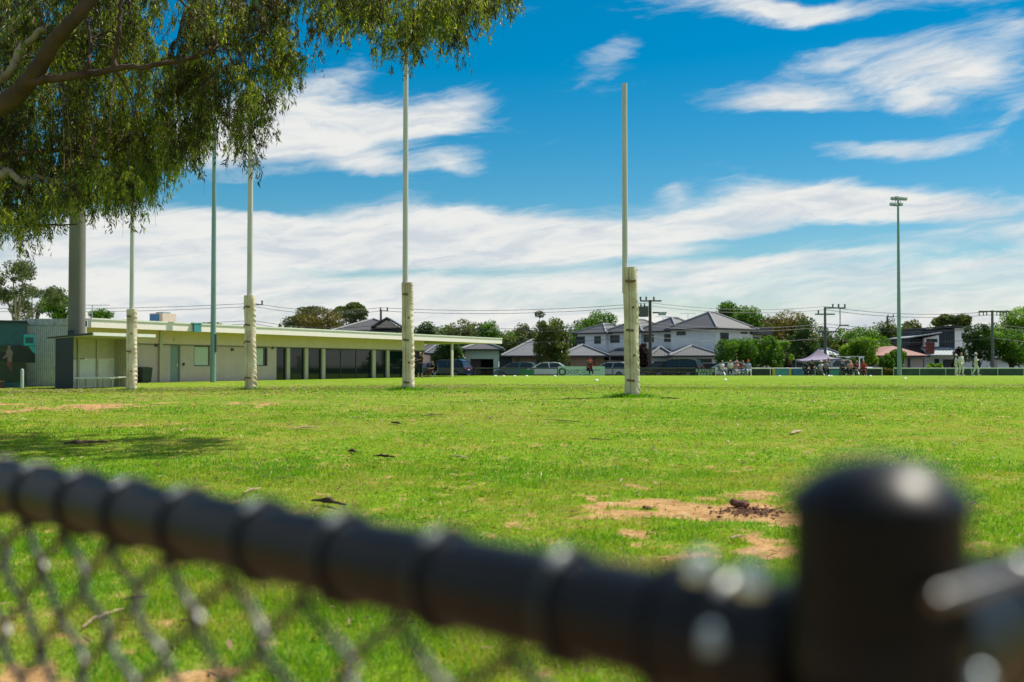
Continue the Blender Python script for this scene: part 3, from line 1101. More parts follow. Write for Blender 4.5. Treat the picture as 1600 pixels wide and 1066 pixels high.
# ------------------------------------------------------------------ goal posts
POSTS = [(205, 610, 127, 15.5, 6.0, 7.5, 'leftmost padded goal post, nearest the white shelter', 1),
         (389.5, 609, 148, 17, 8.2, 9, 'second padded goal post from the left, rising into the hanging gum leaves', 2),
         (636, 609, 168, 17.5, 8.2, 9, 'third padded goal post, tall white pole in the middle of the photo', 3),
         (985, 620, 203, 22, 6.06, 9, 'rightmost padded goal post, closest, its full pole clear against the blue sky', 4)]
for (x, yb, hp, wp, H, wpole, label, seed) in POSTS:
    Y = F * 2.5 / hp
    p = P(x, yb, Y)
    base = (p.x, p.y, gz(Y, p.x))
    t = thing('goal_post', label, 'goal post', base, 0, 'padded goal posts at this end of the oval')
    rp = wpole * Y / F / 2 * (1.0)
    offx = (-8 if seed == 4 else (-3 if seed == 3 else 0)) * Y / F
    g = Geo().tube([(offx, 0, 2.0), (offx, 0, H)], [rp, rp * .85], 20)
    part('pole', g, M['goal'], t, True)
    # canvas covered pad, laced and creased on the right-hand side
    rpad = wp * Y / F / 2
    V_, F_ = [], []
    nu, nv = 80, 120
    top = 2.5
    rs = random.Random(seed)
    ph = [rs.uniform(0, 6) for _ in range(8)]
    for j in range(nv):
        f = j / (nv - 1)
        z = f * top
        bulge = 1 + .07 * (1 - f) + .015 * math.sin(f * 9 + ph[0])
        lean = (1 - f) * .035 * (1 if seed != 1 else .3)
        for i in range(nu):
            w = 2 * math.pi * i / nu
            side = max(0, math.cos(w - .1)) ** 3
            cre = side * ((.35 + .65 * (1 - f)) * .020 * math.sin(z * 46 + 3 * math.sin(w * 2 + ph[1]) + w * 2.2) * (0.6 + .4 * math.sin(z * 7 + ph[2])) + .006 * math.sin(z * 90 + ph[3] + 4 * w))
            seam = -.040 * math.exp(-((w - 4.36) / .09)**2) - .014 * math.exp(-((w - 4.80) / .05)**2) + .006 * math.sin(z * 5 + w * 3 + ph[4])
            r = rpad * bulge * (1 + (.012 * math.sin(3 * w + f * 4))) + cre + seam
            if f > .985:
                r *= .97
            V_.append((r * math.cos(w) + lean, r * math.sin(w), z))
    for j in range(nv - 1):
        for i in range(nu):
            F_.append((j * nu + i, j * nu + (i + 1) % nu, (j + 1) * nu + (i + 1) % nu, (j + 1) * nu + i))
    F_.append(tuple((nv - 1) * nu + i for i in range(nu)))
    g = Geo().add(V_, F_)
    pd = part('pad', g, M['pad'], t, True)
    # straps with a small loose tail
    zs = {1: (2.28, 1.75, 1.2, .6), 2: (2.2, 1.72, 1.28, .33), 3: (2.22, 1.68, 1.16, .64, .18), 4: (2.22, 1.72, 1.28, .8, .32)}[seed]
    for q, z in enumerate(zs):
        full = (q % 2 == 0) if seed != 2 else True
        a0, a1 = ((3.9, 4.95) if full else (4.8, 5.12))
        if seed == 4 and q == 0:
            a0, a1 = 3.9, 5.4
        f = z / top
        lean = (1 - f) * .035 * (1 if seed != 1 else .3)
        vs = []
        K = 14
        for i in range(K):
            w = a0 + (a1 - a0) * i / (K - 1)
            r = rpad * (1 + .07 * (1 - f)) * 1.03 + .006
            for dz_ in (-.022, .022):
                vs.append((r * math.cos(w) + lean, r * math.sin(w), z + dz_ + .006 * math.sin(w * 5)))
        gs = Geo().add(vs, [(2 * i, 2 * i + 2, 2 * i + 3, 2 * i + 1) for i in range(K - 1)])
        r = rpad * 1.06
        tx, ty = r * math.cos(a0) + lean, r * math.sin(a0)
        if seed == 2:
            gs.add([(tx, ty, z + .02), (tx - .02, ty - .01, z + .0), (tx - .045, ty, z - .06), (tx - .03, ty + .01, z - .08), (tx, ty, z - .02)], [(0, 1, 2, 3, 4)])
        o = part('strap', gs, M['strap'], t)
        so = o.modifiers.new('thickness', 'SOLIDIFY')
        so.thickness = .004
        so.offset = 1
    # unmown tufts round the foot
    n = 900 if seed > 2 else 500
    rr = np.abs(nr.normal(0, 1, n)) * .16 + rpad * .9
    aa = nr.random(n) * 2 * np.pi
    tx = rr * np.cos(aa) * 1.6
    ty = rr * np.sin(aa)
    hh = (.05 + .07 * nr.random(n)) * np.exp(-(rr / .5)**2)
    ww = .02
    ca, sa = np.cos(aa + 1.3), np.sin(aa + 1.3)
    lx_, ly_ = nr.normal(0, .03, n), nr.normal(0, .03, n)
    zb = np.array([gz(base[1] + v, base[0] + u_) for u_, v in zip(tx, ty)]) - base[2]
    V3 = np.stack([np.stack([tx - ca * ww / 2, ty - sa * ww / 2, zb], 1), np.stack([tx + ca * ww / 2, ty + sa * ww / 2, zb], 1), np.stack([tx + lx_, ty + ly_, zb + hh], 1)], 1).reshape(-1, 3)
    me = quick_mesh('grass_tuft', V3, 3, np.arange(len(V3)).reshape(-1, 3), M['grass'], {'tint': np.repeat(.55 + .45 * nr.random(n), 3)})
    o = link('grass_tuft', me, None, base)
    tag(o, ['uncut grass round the foot of the leftmost goal post', 'uncut grass round the foot of the second goal post', 'uncut grass round the foot of the middle goal post', 'uncut lush grass round the foot of the rightmost goal post'][seed - 1], 'grass', kind='stuff')

# ------------------------------------------------------------------ clubroom
BR = R(63.7)
bd = Vector((math.cos(BR), math.sin(BR), 0))
bA = Vector((-17.8, 56.6, 0))
BG = gz(60, -17) - .07


def s_of(x, off=0.0):
    """distance along the facade where the photo column x meets it (off = metres proud of the wall)"""
    n_ = Vector((bd.y, -bd.x, 0))
    o = bA + n_ * off
    k = (x - 800) / F
    return (k * o.y - o.x) / (bd.x - k * bd.y)


club = thing('clubroom', 'long low cream clubroom with a white fascia and a glazed end', 'building', (bA.x, bA.y, BG), BR)
zc = EYE - BG                                # eye level in local z
s0, s1 = s_of(142, 1.2), s_of(662)
sEnd = s_of(783, 1.2)
HEAD = zc + 1.12
SOF = zc + 1.77
TOP = zc + 2.18
DEP = 8.0
# roof slab with its fascia
g = Geo().box(s0 - .02, sEnd, -1.2, DEP, SOF + .03, TOP - .02)
part('roof', g, M['soffit'], club)
g = Geo().box(s0 - .05, sEnd + .03, -1.26, -1.2, SOF, TOP)
fas = part('fascia', g, M['fascia'], club)
part('fascia', Geo().box(sEnd, sEnd + .06, -1.198, DEP, SOF, TOP), M['fascia'], club)
part('fascia', Geo().box(s0 - .08, s0 - .02, -1.198, DEP, SOF, TOP), M['fascia'], club)
part('gutter_lip', Geo().box(s0 - .07, sEnd + .05, -1.30, -1.262, TOP - .05, TOP + .015), M['white'], club)
# bulkhead over the openings
part('bulkhead', Geo().box(s0 + .2, s1, -.06, .25, HEAD, SOF + .03), M['soffit'], club)
part('head_trim', Geo().box(s0 + .2, s1, -.085, -.061, HEAD - .03, HEAD + .005), M['trim_dark'], club)
openings = [('door', s_of(266), s_of(282), 0, HEAD - .03), ('shut', s_of(303), s_of(328), zc + .02, HEAD - .04), ('shut', s_of(396), s_of(418), zc + .03, HEAD - .04)]
xg = s_of(432)
# wall pieces between openings
cur = s0 + .2
g = Geo()
for kind, a, b, z0, z1 in openings:
    g.box(cur, a, 0, .22, 0, HEAD)
    if z0 > 0:
        g.box(a, b, 0, .22, 0, z0)
    g.box(a, b, 0, .22, z1, HEAD)
    cur = b
g.box(cur, xg, 0, .22, 0, HEAD)
part('wall', g, M['block'], club)
part('wall', Geo().box(s0 + .2, s0 + .42, .22, DEP, 0, SOF + .02), M['block'], club)
part('wall', Geo().box(s1 - .2, s1, 1.8, DEP, 0, SOF + .02), M['block'], club)
part('wall', Geo().box(s0 + .42, s1 - .2, DEP - .2, DEP, 0, SOF + .02), M['block'], club)
for kind, a, b, z0, z1 in openings:
    if kind == 'door':
        d_ = part('door', Geo().box(a + .06, b - .06, .08, .12, .02, z1 - .05), M['door_teal'], club)
        part('door_frame', Geo().box(a, a + .06, .02, .14, 0, z1).box(b - .06, b, .02, .14, 0, z1).box(a + .06, b - .06, .02, .14, z1 - .05, z1), M['door_teal'], d_)
        part('handle', Geo().box(b - .22, b - .18, .03, .078, .85, 1.0), M['steel'], d_)
    else:
        w_ = part('window', Geo().box(a, a + .07, .03, .12, z0, z1).box(b - .07, b, .03, .12, z0, z1).box(a + .07, b - .07, .03, .12, z0, z0 + .05).box(a + .07, b - .07, .03, .12, z1 - .05, z1), M['trim_dark'], club)
        sp_ = b - .07 if a < 5 else a + (b - a) * .74
        part('shutter', Geo().box(a + .07, sp_, .06, .09, z0 + .05, z1 - .05), M['blind'], w_)
        if sp_ < b - .08:
            part('pane', Geo().box(sp_ + .002, b - .07, .07, .09, z0 + .05, z1 - .05), M['glass'], w_)
# downpipe columns against the wall and fittings
for x in (249,):
    a = s_of(x)
    part('downpipe', Geo().box(a - .10, a + .10, -.14, -.088, 0, SOF + .02), M['cream'], club)
part('rain_head', Geo().box(s_of(301, 1.3), s_of(312, 1.3), -1.40, -1.305, SOF - .03, TOP - .03).box(s_of(298, 1.3), s_of(312, 1.3), -1.42, -1.305, TOP - .03, TOP + .02), M['sign_teal'], club)
# glazing between cream piers
piers = [(447.8, 452.8), (476.2, 481.2), (503.2, 508.0), (582, 586.6), (604, 608.2), (634, 638)]
edges = [xg]
for a, b in piers:
    sa_, sb_ = s_of(a), s_of(b)
    part('pier', Geo().box(sa_, sb_, -.03, .20, 0, HEAD - .001), M['cream'], club)
    edges += [sa_, sb_]
edges.append(s1)
for i in range(0, len(edges), 2):
    a, b = edges[i], edges[i + 1]
    wn = part('window', Geo().box(a, a + .06, .06, .14, 0, HEAD - .03).box(b - .06, b, .06, .14, 0, HEAD - .03).box(a + .06, b - .06, .06, .14, HEAD - .09, HEAD - .03).box(a + .06, b - .06, .06, .14, 0, .06), M['trim_dark'], club)
    nb = max(1, round((b - a) / 2.0))
    for k in range(nb):
        u0, u1 = a + .06 + (b - a - .12) * k / nb, a + .06 + (b - a - .12) * (k + 1) / nb
        part('pane', Geo().box(u0 + .02, u1 - .02, .10, .112, .06, HEAD - .09), M['glass'], wn)
        if k:
            part('mullion', Geo().box(u0 - .02, u0 + .02, .07, .13, .06, HEAD - .09), M['trim_dark'], wn)
# far end glazing facing the car park
e_ = part('window', Geo().box(s1 - .10, s1 - .02, .25, 1.75, HEAD - .06, HEAD).box(s1 - .10, s1 - .02, .25, .31, 0, HEAD - .06).box(s1 - .10, s1 - .02, 1.69, 1.75, 0, HEAD - .06), M['trim_dark'], club)
part('pane', Geo().box(s1 - .07, s1 - .055, .31, 1.69, 0, HEAD - .06), M['glass'], e_)
part('canopy_post', Geo().box(s_of(704.5, 1.0), s_of(707.5, 1.0), -1.06, -.98, 0, SOF + .02), M['cream'], club)
part('ceiling_lamp', Geo().box(s_of(484), s_of(496), .5, .6, HEAD - .16, HEAD - .12), M['white'], club)
for x_, z_, w_ in ((286, .95, .10), (362, 1.75, .14), (243, 1.9, .16), (425, 1.9, .12), (270, 2.2, .1)):
    a = s_of(x_)
    part('wall_light' if z_ > 1.5 else 'tap_box', Geo().box(a - w_ / 2, a + w_ / 2, -.10, -.004 if z_ < HEAD else -.064, z_ - .06, z_ + .08), M['cream'] if z_ > 2 else M['trim_dark'], club, bevel=.01)
# things on the roof
ac = thing('air_conditioner', 'boxy white rooftop air conditioner with a dark blue side on the clubroom roof', 'air conditioner')
a = s_of(277, -1)
q = bA + bd * a + Vector((-bd.y, bd.x, 0)) * 2.0
ac.location = (q.x, q.y, BG + TOP - .02)
ac.rotation_euler = (0, 0, BR)
part('casing', Geo().box(-.5, .5, -.45, .45, 0, .62), M['cream'], ac)
part('grille', Geo().box(-.56, -.502, -.20, .38, .04, .56), M['sign_blue'], ac)
part('lid', Geo().box(-.2, .35, -.2, .3, .622, .70), M['galv'], ac)
v = thing('roof_vent', 'small white whirly vent on the clubroom roof left of the air conditioner', 'vent')
a = s_of(230, -1)
q = bA + bd * a + Vector((-bd.y, bd.x, 0)) * 2.2
v.location = (q.x, q.y, BG + TOP - .03)
part('stem', Geo().lathe([(.16, 0), (.16, .15)], 12), M['galv'], v)
part('cowl', Geo().lathe([(.20, .15), (.30, .20), (.32, .27), (.2, .34), (.02, .36)], 14), M['white'], v, True)

# corrugated end annexe
ax0, ax1, ay = (40 - 800) / F * 48.8, -18.85, 48.8
annex = thing('corrugated_annexe', 'silver corrugated iron annexe at the left end of the clubroom', 'shed', (ax0, ay, gz(48.8, ax0)))
W_ = ax1 - ax0
Ht = EYE - gz(48.8, ax0) + 2.05
part('wall', Geo().box(.02, W_, .06, 1.8, 0, Ht - .02), M['zinc'], annex)
nrib = 22
for k in range(nrib):
    x = .06 + (W_ - .1) * k / nrib
    part('rib', Geo().prism([(x, .06), (x + .012, .0), (x + .038, .0), (x + .05, .06)], 'z', 0, Ht - .28), M['zinc_lit'], annex)
part('capping', Geo().box(-.04, W_, -.03, 1.9, Ht - .28, Ht), M['zinc'], annex)
part('corner_flashing', Geo().box(-.05, .055, -.02, .055, 0, Ht - .281), M['zinc'], annex)

# teal shed with its printed footballer scene
mx1 = (40 - 800) / F * 47
shed = thing('teal_shed', 'dark teal shed printed with a figure on grass at far left', 'shed', (mx1, 47.0, gz(47, mx1)), R(23))
zt = EYE - gz(47, mx1)
px = 47 / F
part('wall', Geo().box(-8, 0, .1, 3, 0, zt + 69 * px), M['teal'], shed)
part('roof_edge', Geo().box(-8.1, .05, 0, 3.1, zt + 69 * px + .002, zt + 72 * px), M['navy'], shed)


def flat(parent, name, poly, y, m, th=.006):
    """poly in photo pixels, cut as a thin printed sheet"""
    pts = [((x - 40) * px, zt + (573 - yy) * px) for x, yy in poly]
    return part(name, Geo().prism(pts, 'y', y, y + th), m, parent)


pr = flat(shed, 'printed_panel', [(-30, 596), (40, 596), (40, 567), (54, 567), (54, 540), (-30, 540)], .04, M['mural_green'])
flat(shed, 'printed_panel', [(-30, 550), (10, 551), (22, 541), (30, 539), (40, 545), (52, 553), (54, 565), (40, 566), (20, 566), (0, 563), (-30, 563)], .03, M['mural_dark'])
flat(shed, 'printed_panel', [(37, 523), (53, 523), (53, 540), (37, 540)], .032, M['teal_bright'])
flat(shed, 'printed_panel', [(39.5, 527), (51, 527), (51, 536.5), (39.5, 536.5)], .024, M['teal'])
flat(shed, 'printed_panel', [(44, 541), (54, 541), (54, 553), (50, 550)], .024, M['teal_bright'])
flat(shed, 'printed_figure', [(14.5, 541), (17, 540), (18.5, 542), (18, 545), (21, 548), (22, 553), (20.5, 557), (21, 565), (14, 565), (14, 557), (9, 561), (7, 560), (12, 554), (12.5, 548), (14.5, 545.5)], .02, M['mural_skin'])
flat(shed, 'printed_figure', [(14, 565), (21, 565), (20, 571), (20.5, 580), (18, 582), (16, 574), (14, 573), (12, 570)], .02, M['mural_red'])
bol = thing('bollard', 'pale green round bollard beside the teal shed and corrugated wall', 'bollard', (P(34.5, 600, 46).x, 46, gz(46, -20)))
part('shaft', Geo().lathe([(.065, 0), (.065, .72), (.05, .76), (.002, .78)], 14), M['greenwall'], bol, True)
bx = thing('timber_stump', 'short brown timber stump at the left edge of the photo', 'stump', (P(0, 600, 46).x, 46, gz(46, -20)))
part('stump', Geo().lathe([(.18, 0), (.17, .2), (.175, .24), (.0, .245)], 12), M['wood'], bx)
part('top', Geo().box(-.18, .14, -.15, .15, .246, .29), M['bark_light'], bx)

# shelter
Fc = Vector(((115 - 800) / F * 45, 45, gz(45, -17)))
sh = thing('players_shelter', 'small open shelter with a dark navy end wall and white front edge', 'shelter', Fc, BR)
ez = EYE - Fc.z
part('end_wall', Geo().box(-.05, 0, 0, .95, 0, ez + 1.16), M['navy'], sh)
part('end_wall', Geo().box(3.05, 3.1, 0, .95, 0, ez + 1.16), M['cream'], sh)
for k in range(10):
    part('batten', Geo().box(3.02, 3.049, .03 + k * .093, .06 + k * .093, .02, ez + 1.12), M['cream'], sh)
part('back_wall', Geo().box(.002, 3.048, .90, .95, 0, ez + .30), M['white'], sh)
part('back_wall', Geo().box(.002, 3.048, .90, .95, ez + .33, ez + 1.16), M['cream'], sh)
for k in (1.0, 2.0):
    part('stud', Geo().box(k * 1.0, k + .09, .83, .898, 0, ez + 1.14), M['cream'], sh)
rf = Geo().prism([(-1.13, ez + 1.25), (-1.13, ez + 1.33), (1.35, ez + 1.17), (1.35, ez + 1.12)], 'x', -.10, 3.2)
part('roof', rf, M['navy'], sh)
part('soffit', Geo().prism([(-1.128, ez + 1.225), (-1.128, ez + 1.248), (1.3, ez + 1.118), (1.3, ez + 1.10)], 'x', -.06, 3.16), M['cream'], sh)
part('front_edge', Geo().box(-.12, 3.22, -1.19, -1.134, ez + 1.21, ez + 1.335), M['white'], sh)
bn = thing('team_bench', 'long slim white bench inside the open shelter', 'bench', (sh.location.x, sh.location.y, sh.location.z), BR)
part('seat', Geo().box(.15, 2.95, .35, .62, .38, .42), M['white'], bn)
for k in (.2, 1.1, 2.0, 2.9):
    part('leg', Geo().tube([(k, .5, 0), (k, .5, .38)], .02, 8), M['galv'], bn)
    part('leg', Geo().tube([(k, -.05, 0), (k, -.05, .42)], .016, 8), M['white'], bn)
part('rail', Geo().tube([(.0, -.05, .43), (2.95, -.05, .43)], .016, 8), M['white'], bn)

wb = thing('wheelie_bin', 'dark green wheelie bin standing against the clubroom wall', 'bin')
q = bA + bd * s_of(225, .4) + Vector((bd.y, -bd.x, 0)) * .45
wb.location = (q.x, q.y, gz(q.y, q.x) - .02)
wb.rotation_euler = (0, 0, BR - .3)
part('body', Geo().add([(-.22, -.24, .06), (.22, -.24, .06), (.22, .24, .06), (-.22, .24, .06), (-.27, -.3, .70), (.27, -.3, .70), (.27, .3, .70), (-.27, .3, .70)],
                       [(0, 3, 2, 1), (4, 5, 6, 7), (0, 1, 5, 4), (1, 2, 6, 5), (2, 3, 7, 6), (3, 0, 4, 7)]), mat('bin_green', (.02, .04, .035), .5), wb, bevel=.02)
part('lid', Geo().prism([(-.29, .70), (.33, .70), (.36, .75), (.2, .80), (-.29, .76)], 'x', -.28, .28), M['trim_dark'], wb, bevel=.01)
for s_ in (-.25, .25):
    part('wheel', Geo().tube([(s_ - .03, .22, .09), (s_ + .03, .22, .09)], .09, 14), M['rubber'], wb)


# ------------------------------------------------------------------ poles
def at_px(x, Y, z=None):
    return Vector(((x - 800) / F * Y, Y, gz(Y, (x - 800) / F * Y) if z is None else z))


t = thing('concrete_mast', 'thick round concrete mast rising behind the shelter into the gum leaves', 'mast', at_px(119.5, 47.5))
part('shaft', Geo().tube([(0, 0, 0), (0, 0, 5), (0, 0, 10), (0, 0, 22)], [.355, .335, .31, .24], 28), M['concrete'], t, True)
for z in (4.4, 7.2, 12):
    part('joint_ring', Geo().lathe([(.352 - z * .004, z), (.356 - z * .004, z + .01), (.356 - z * .004, z + .05), (.352 - z * .004, z + .06)], 28), M['concrete'], t, True)
part('cable_box', Geo().box(-.20, .08, -.46, -.36, 2.0, 2.35), M['navy'], t)


def floodlight(x, Y, H, r0, r1, label, heads=True, m='pole_green'):
    t = thing('floodlight_pole', label, 'light pole', at_px(x, Y), 0, 'floodlight poles round the oval')
    k = [0, .3, .6, 1]
    part('shaft', Geo().tube([(0, 0, H * a) for a in k], [r0 + (r1 - r0) * a for a in k], 18), M[m], t, True)
    part('hatch', Geo().box(-r0 * .5 + r0 * .9, r0 * 1.5, -.1, .1, H * .08, H * .08 + 1.0) if False else Geo().box(r0 * .62, r0 * 1.15, -.10, .10, 1.5, 2.4), M['trim_dark'], t)
    if heads:
        hd = part('crossarm', Geo().box(-.5, .62, -.04, .04, H - .04, H + .04).box(-.55, .35, -.04, .04, H - .50, H - .43).tube([(-.25, 0, H - .47), (-.2, 0, H)], .025, 6).tube([(.2, 0, H - .47), (.2, 0, H)], .025, 6), M['galv'], t)
        for (hx, hz) in ((-.42, H + .14), (-.1, H + .18), (.25, H + .12), (.58, H + .08), (-.5, H - .34), (-.18, H - .38), (.22, H - .36)):
            l_ = part('lamp', Geo().prism([(-.16, -.08), (.16, -.12), (.2, .06), (-.1, .10)], 'x', hx - .14, hx + .14), M['galv'], t, loc=(0, 0, hz))
            part('lens', Geo().box(hx - .11, hx + .11, -.185, -.15, -.07, .06), M['clear_lamp'], l_)


floodlight(1405, 92, 14.2, .18, .08, 'tall green floodlight pole with lamp heads at the right')
floodlight(333, 57, 15.5, .145, .08, 'tall green floodlight pole in front of the clubroom, top lost in the leaves')


def line_pole(x, Y, ytop, r, label, kind, m='stobie'):
    b = at_px(x, Y)
    top = P(x, ytop, Y).z - b.z
    t = thing('power_pole', label, 'power pole', b, R(rnd.uniform(-6, 6)), 'power poles along the streets')
    part('pole', Geo().tube([(0, 0, 0), (0, 0, top)], [r * 1.15, r * .8], 12), M[m], t, True)

    def arm(x0, x1, z, ins, r_=.07):
        a_ = part('crossarm', Geo().box(x0, x1, -.06 - r * .8 - .06, -.0 - r * .8 - .06, z - r_, z + r_), M[m], t)
        for i in ins:
            part('insulator', Geo().lathe([(.05, z + r_), (.10, z + r_ + .08), (.06, z + r_ + .16), (.11, z + r_ + .24), (.07, z + r_ + .34), (.01, z + r_ + .38)], 8, (i, -.09 - r * .8, 0)), M['insul'], t)
    if kind == 'transformer':
        arm(-1.0, 1.1, top - .1, (-.95, -.4, .35))
        part('transformer', Geo().box(-1.45, -.20, -.5, .35, top - 1.65, top - .65), M['insul'], t, bevel=.05)
        for k in (-1.25, -.9, -.55):
            part('bushing', Geo().lathe([(.05, top - .65), (.09, top - .5), (.05, top - .38), (.02, top - .3)], 8, (k, 0, 0)), M['insul'], t)
        arm(.2, 1.6, top - 1.25, ())
        part('switch_box', Geo().box(.8, 1.5, -.5, .1, top - 1.5, top - 1.2), M['galv'], t)
    elif kind == 'tall':
        arm(-.05, 2.1, top - .1, (.75, 1.35, 2.0))
        arm(-1.1, .95, top - .75, (-.75,))
        part('dropper', Geo().tube([(1.5, -.2, top - .1), (1.5, -.2, top - 1.9)], .05, 6), M[m], t)
        arm(1.4, 2.4, top - 1.9, ())
        arm(-.8, 1.2, top - 2.55, ())
        part('brace', Geo().tube([(.2, -.2, top - 3.3), (1.5, -.2, top - 1.95)], .05, 6), M[m], t)
    elif kind == 'tee':
        arm(-1.35, 1.6, top - .12, ())
        for i in (-1.3, -.9, -.6, .35, .65, .95, 1.25, 1.55):
            part('insulator', Geo().lathe([(.02, top - .5), (.07, top - .45), (.04, top - .32), (.07, top - .2)], 8, (i, -.2, 0)), M['insul'], t)
    else:
        arm(-.2, .9, top - .15, (.0, .8), .05)
    return t


line_pole(1016, 112, 469, .17, 'power pole with a grey transformer box in front of the white houses', 'transformer', 'wood')
line_pole(1289.5, 118, 480, .15, 'tall dark power pole with stepped crossarms behind the marquee', 'tall', 'stobie')
line_pole(1551, 108, 485, .14, 'power pole with one wide crossarm among the trees at the right', 'tee', 'stobie')
line_pole(397, 110, 474, .11, 'short power pole just right of the second goal post above the clubroom roof', 'small')
line_pole(595, 135, 484, .16, 'thin power pole above the dark gabled roof', 'small')
line_pole(1387, 170, 494, .18, 'distant power pole above the trees left of the right floodlight', 'small')


def cable(name, pts, label, group='power lines strung across the background', r=.022):
    g = Geo()
    P3 = []
    for i in range(len(pts) - 1):
        a, b = Vector(pts[i]), Vector(pts[i + 1])
        for k in range(10):
            f = k / 10
            q = a.lerp(b, f)
            q.z -= 4 * f * (1 - f) * .5
            P3.append(q)
    P3.append(Vector(pts[-1]))
    c = P3[len(P3) // 2].copy()
    g.tube([q - c for q in P3], r, 4)
    o = part(name, g, M['wire'], None)
    o.location = c
    tag(o, label, 'power line', group)


for k, (yy, lb) in enumerate([(473, 'topmost power line strung across the whole background'), (478, 'second highest power line across the background'), (500, 'middle power line running over the white house roofs'),
                              (505, 'lower middle power line crossing in front of the white roofs'), (522, 'low service line sagging across the houses and trees')]):
    cable('power_line', [P(-200, yy + 3, 118), P(397, yy + 1, 116), P(595, yy + 8, 118), P(1016, yy - (0 if k < 2 else -4), 112), P(1290, yy + 6, 118), P(1551, yy + (14 if k < 2 else 6), 108), P(1800, yy + 10, 105)], lb)


def antenna(x, Y, ytop, ybase, label):
    p = P(x, ybase, Y)
    top = P(x, ytop, Y).z - p.z
    t = thing('tv_antenna', label, 'antenna', p, 0, 'television antennas on the roofs')
    part('mast', Geo().tube([(0, 0, -.3), (0, 0, top)], .025, 6), M['galv'], t)
    g = Geo().tube([(-.9, 0, top), (.9, 0, top)], .02, 5)
    for k in range(-4, 5):
        g.tube([(k * .2, -.25, top), (k * .2, .25, top)], .012, 4)
    part('elements', g, M['galv'], t)


antenna(144, 60, 477, 499, 'spindly television antenna above the clubroom roof beside the concrete mast')
antenna(1075, 128, 490, 497, 'television antenna on the middle white house roof')
antenna(1050, 132, 496, 503, 'television antenna left of the middle white house ridge')
antenna(1036, 132, 495, 505, 'television antenna right of the transformer pole')


# ------------------------------------------------------------------ background trees
def crown_mesh(name, lobes, n, size, m, seed, hollow=.55):
    r = np.random.default_rng(seed)
    L = np.array(lobes, float)
    vol = (L[:, 3] * L[:, 4] * L[:, 5]) ** (2 / 3)
    idx = r.choice(len(L), n, p=vol / vol.sum())
    d = r.normal(size=(n, 3))
    d /= np.linalg.norm(d, axis=1)[:, None]
    # lumpy surface: sub-clumps
    sub = r.normal(size=(len(L) * 26, 3))
    sub /= np.linalg.norm(sub, axis=1)[:, None]
    pick = sub[(idx * 26 + r.integers(0, 26, n))]
    d = pick + d * .42
    rr = (hollow + (1.02 - hollow) * r.random(n) ** .5)[:, None]
    d = d / np.maximum(np.linalg.norm(d, axis=1)[:, None], .85)
    c = L[idx, :3] + d * rr * L[idx, 3:6]
    s = size * (.5 + r.random(n))
    a = r.normal(size=(n, 3))
    a /= np.linalg.norm(a, axis=1)[:, None]
    b = np.cross(a, r.normal(size=(n, 3)))
    b /= np.linalg.norm(b, axis=1)[:, None]
    e1, e2 = a * s[:, None], b * s[:, None] * .55
    V = np.stack([c - e1, c - e2, c + e1, c + e2], 1).reshape(-1, 3)
    return quick_mesh(name, V, 4, np.arange(n * 4).reshape(-1, 4), m, smooth=False)


LM = {
    'olive': leafmat('leaves_olive', [(.035, .055, .015), (.10, .135, .025), (.21, .22, .05)], .3, .9),
    'dark': leafmat('leaves_dark', [(.015, .042, .012), (.04, .09, .015), (.09, .16, .025)], .3, .9),
    'green': leafmat('leaves_green', [(.03, .08, .010), (.08, .18, .014), (.18, .31, .025)], .35, .9),
    'bright': leafmat('leaves_bright', [(.07, .15, .012), (.15, .27, .02), (.28, .40, .04)], .38, 1.1),
    'gum': leafmat('leaves_gum_grey', [(.045, .06, .035), (.09, .12, .05), (.17, .19, .08)], .28, .9),
    'rust': leafmat('leaves_rust', [(.05, .06, .014), (.15, .13, .025), (.26, .18, .045)], .3, .9),
    'plum': leafmat('leaves_plum', [(.02, .012, .012), (.045, .022, .02), (.09, .05, .04)], .2, 1.2),
}


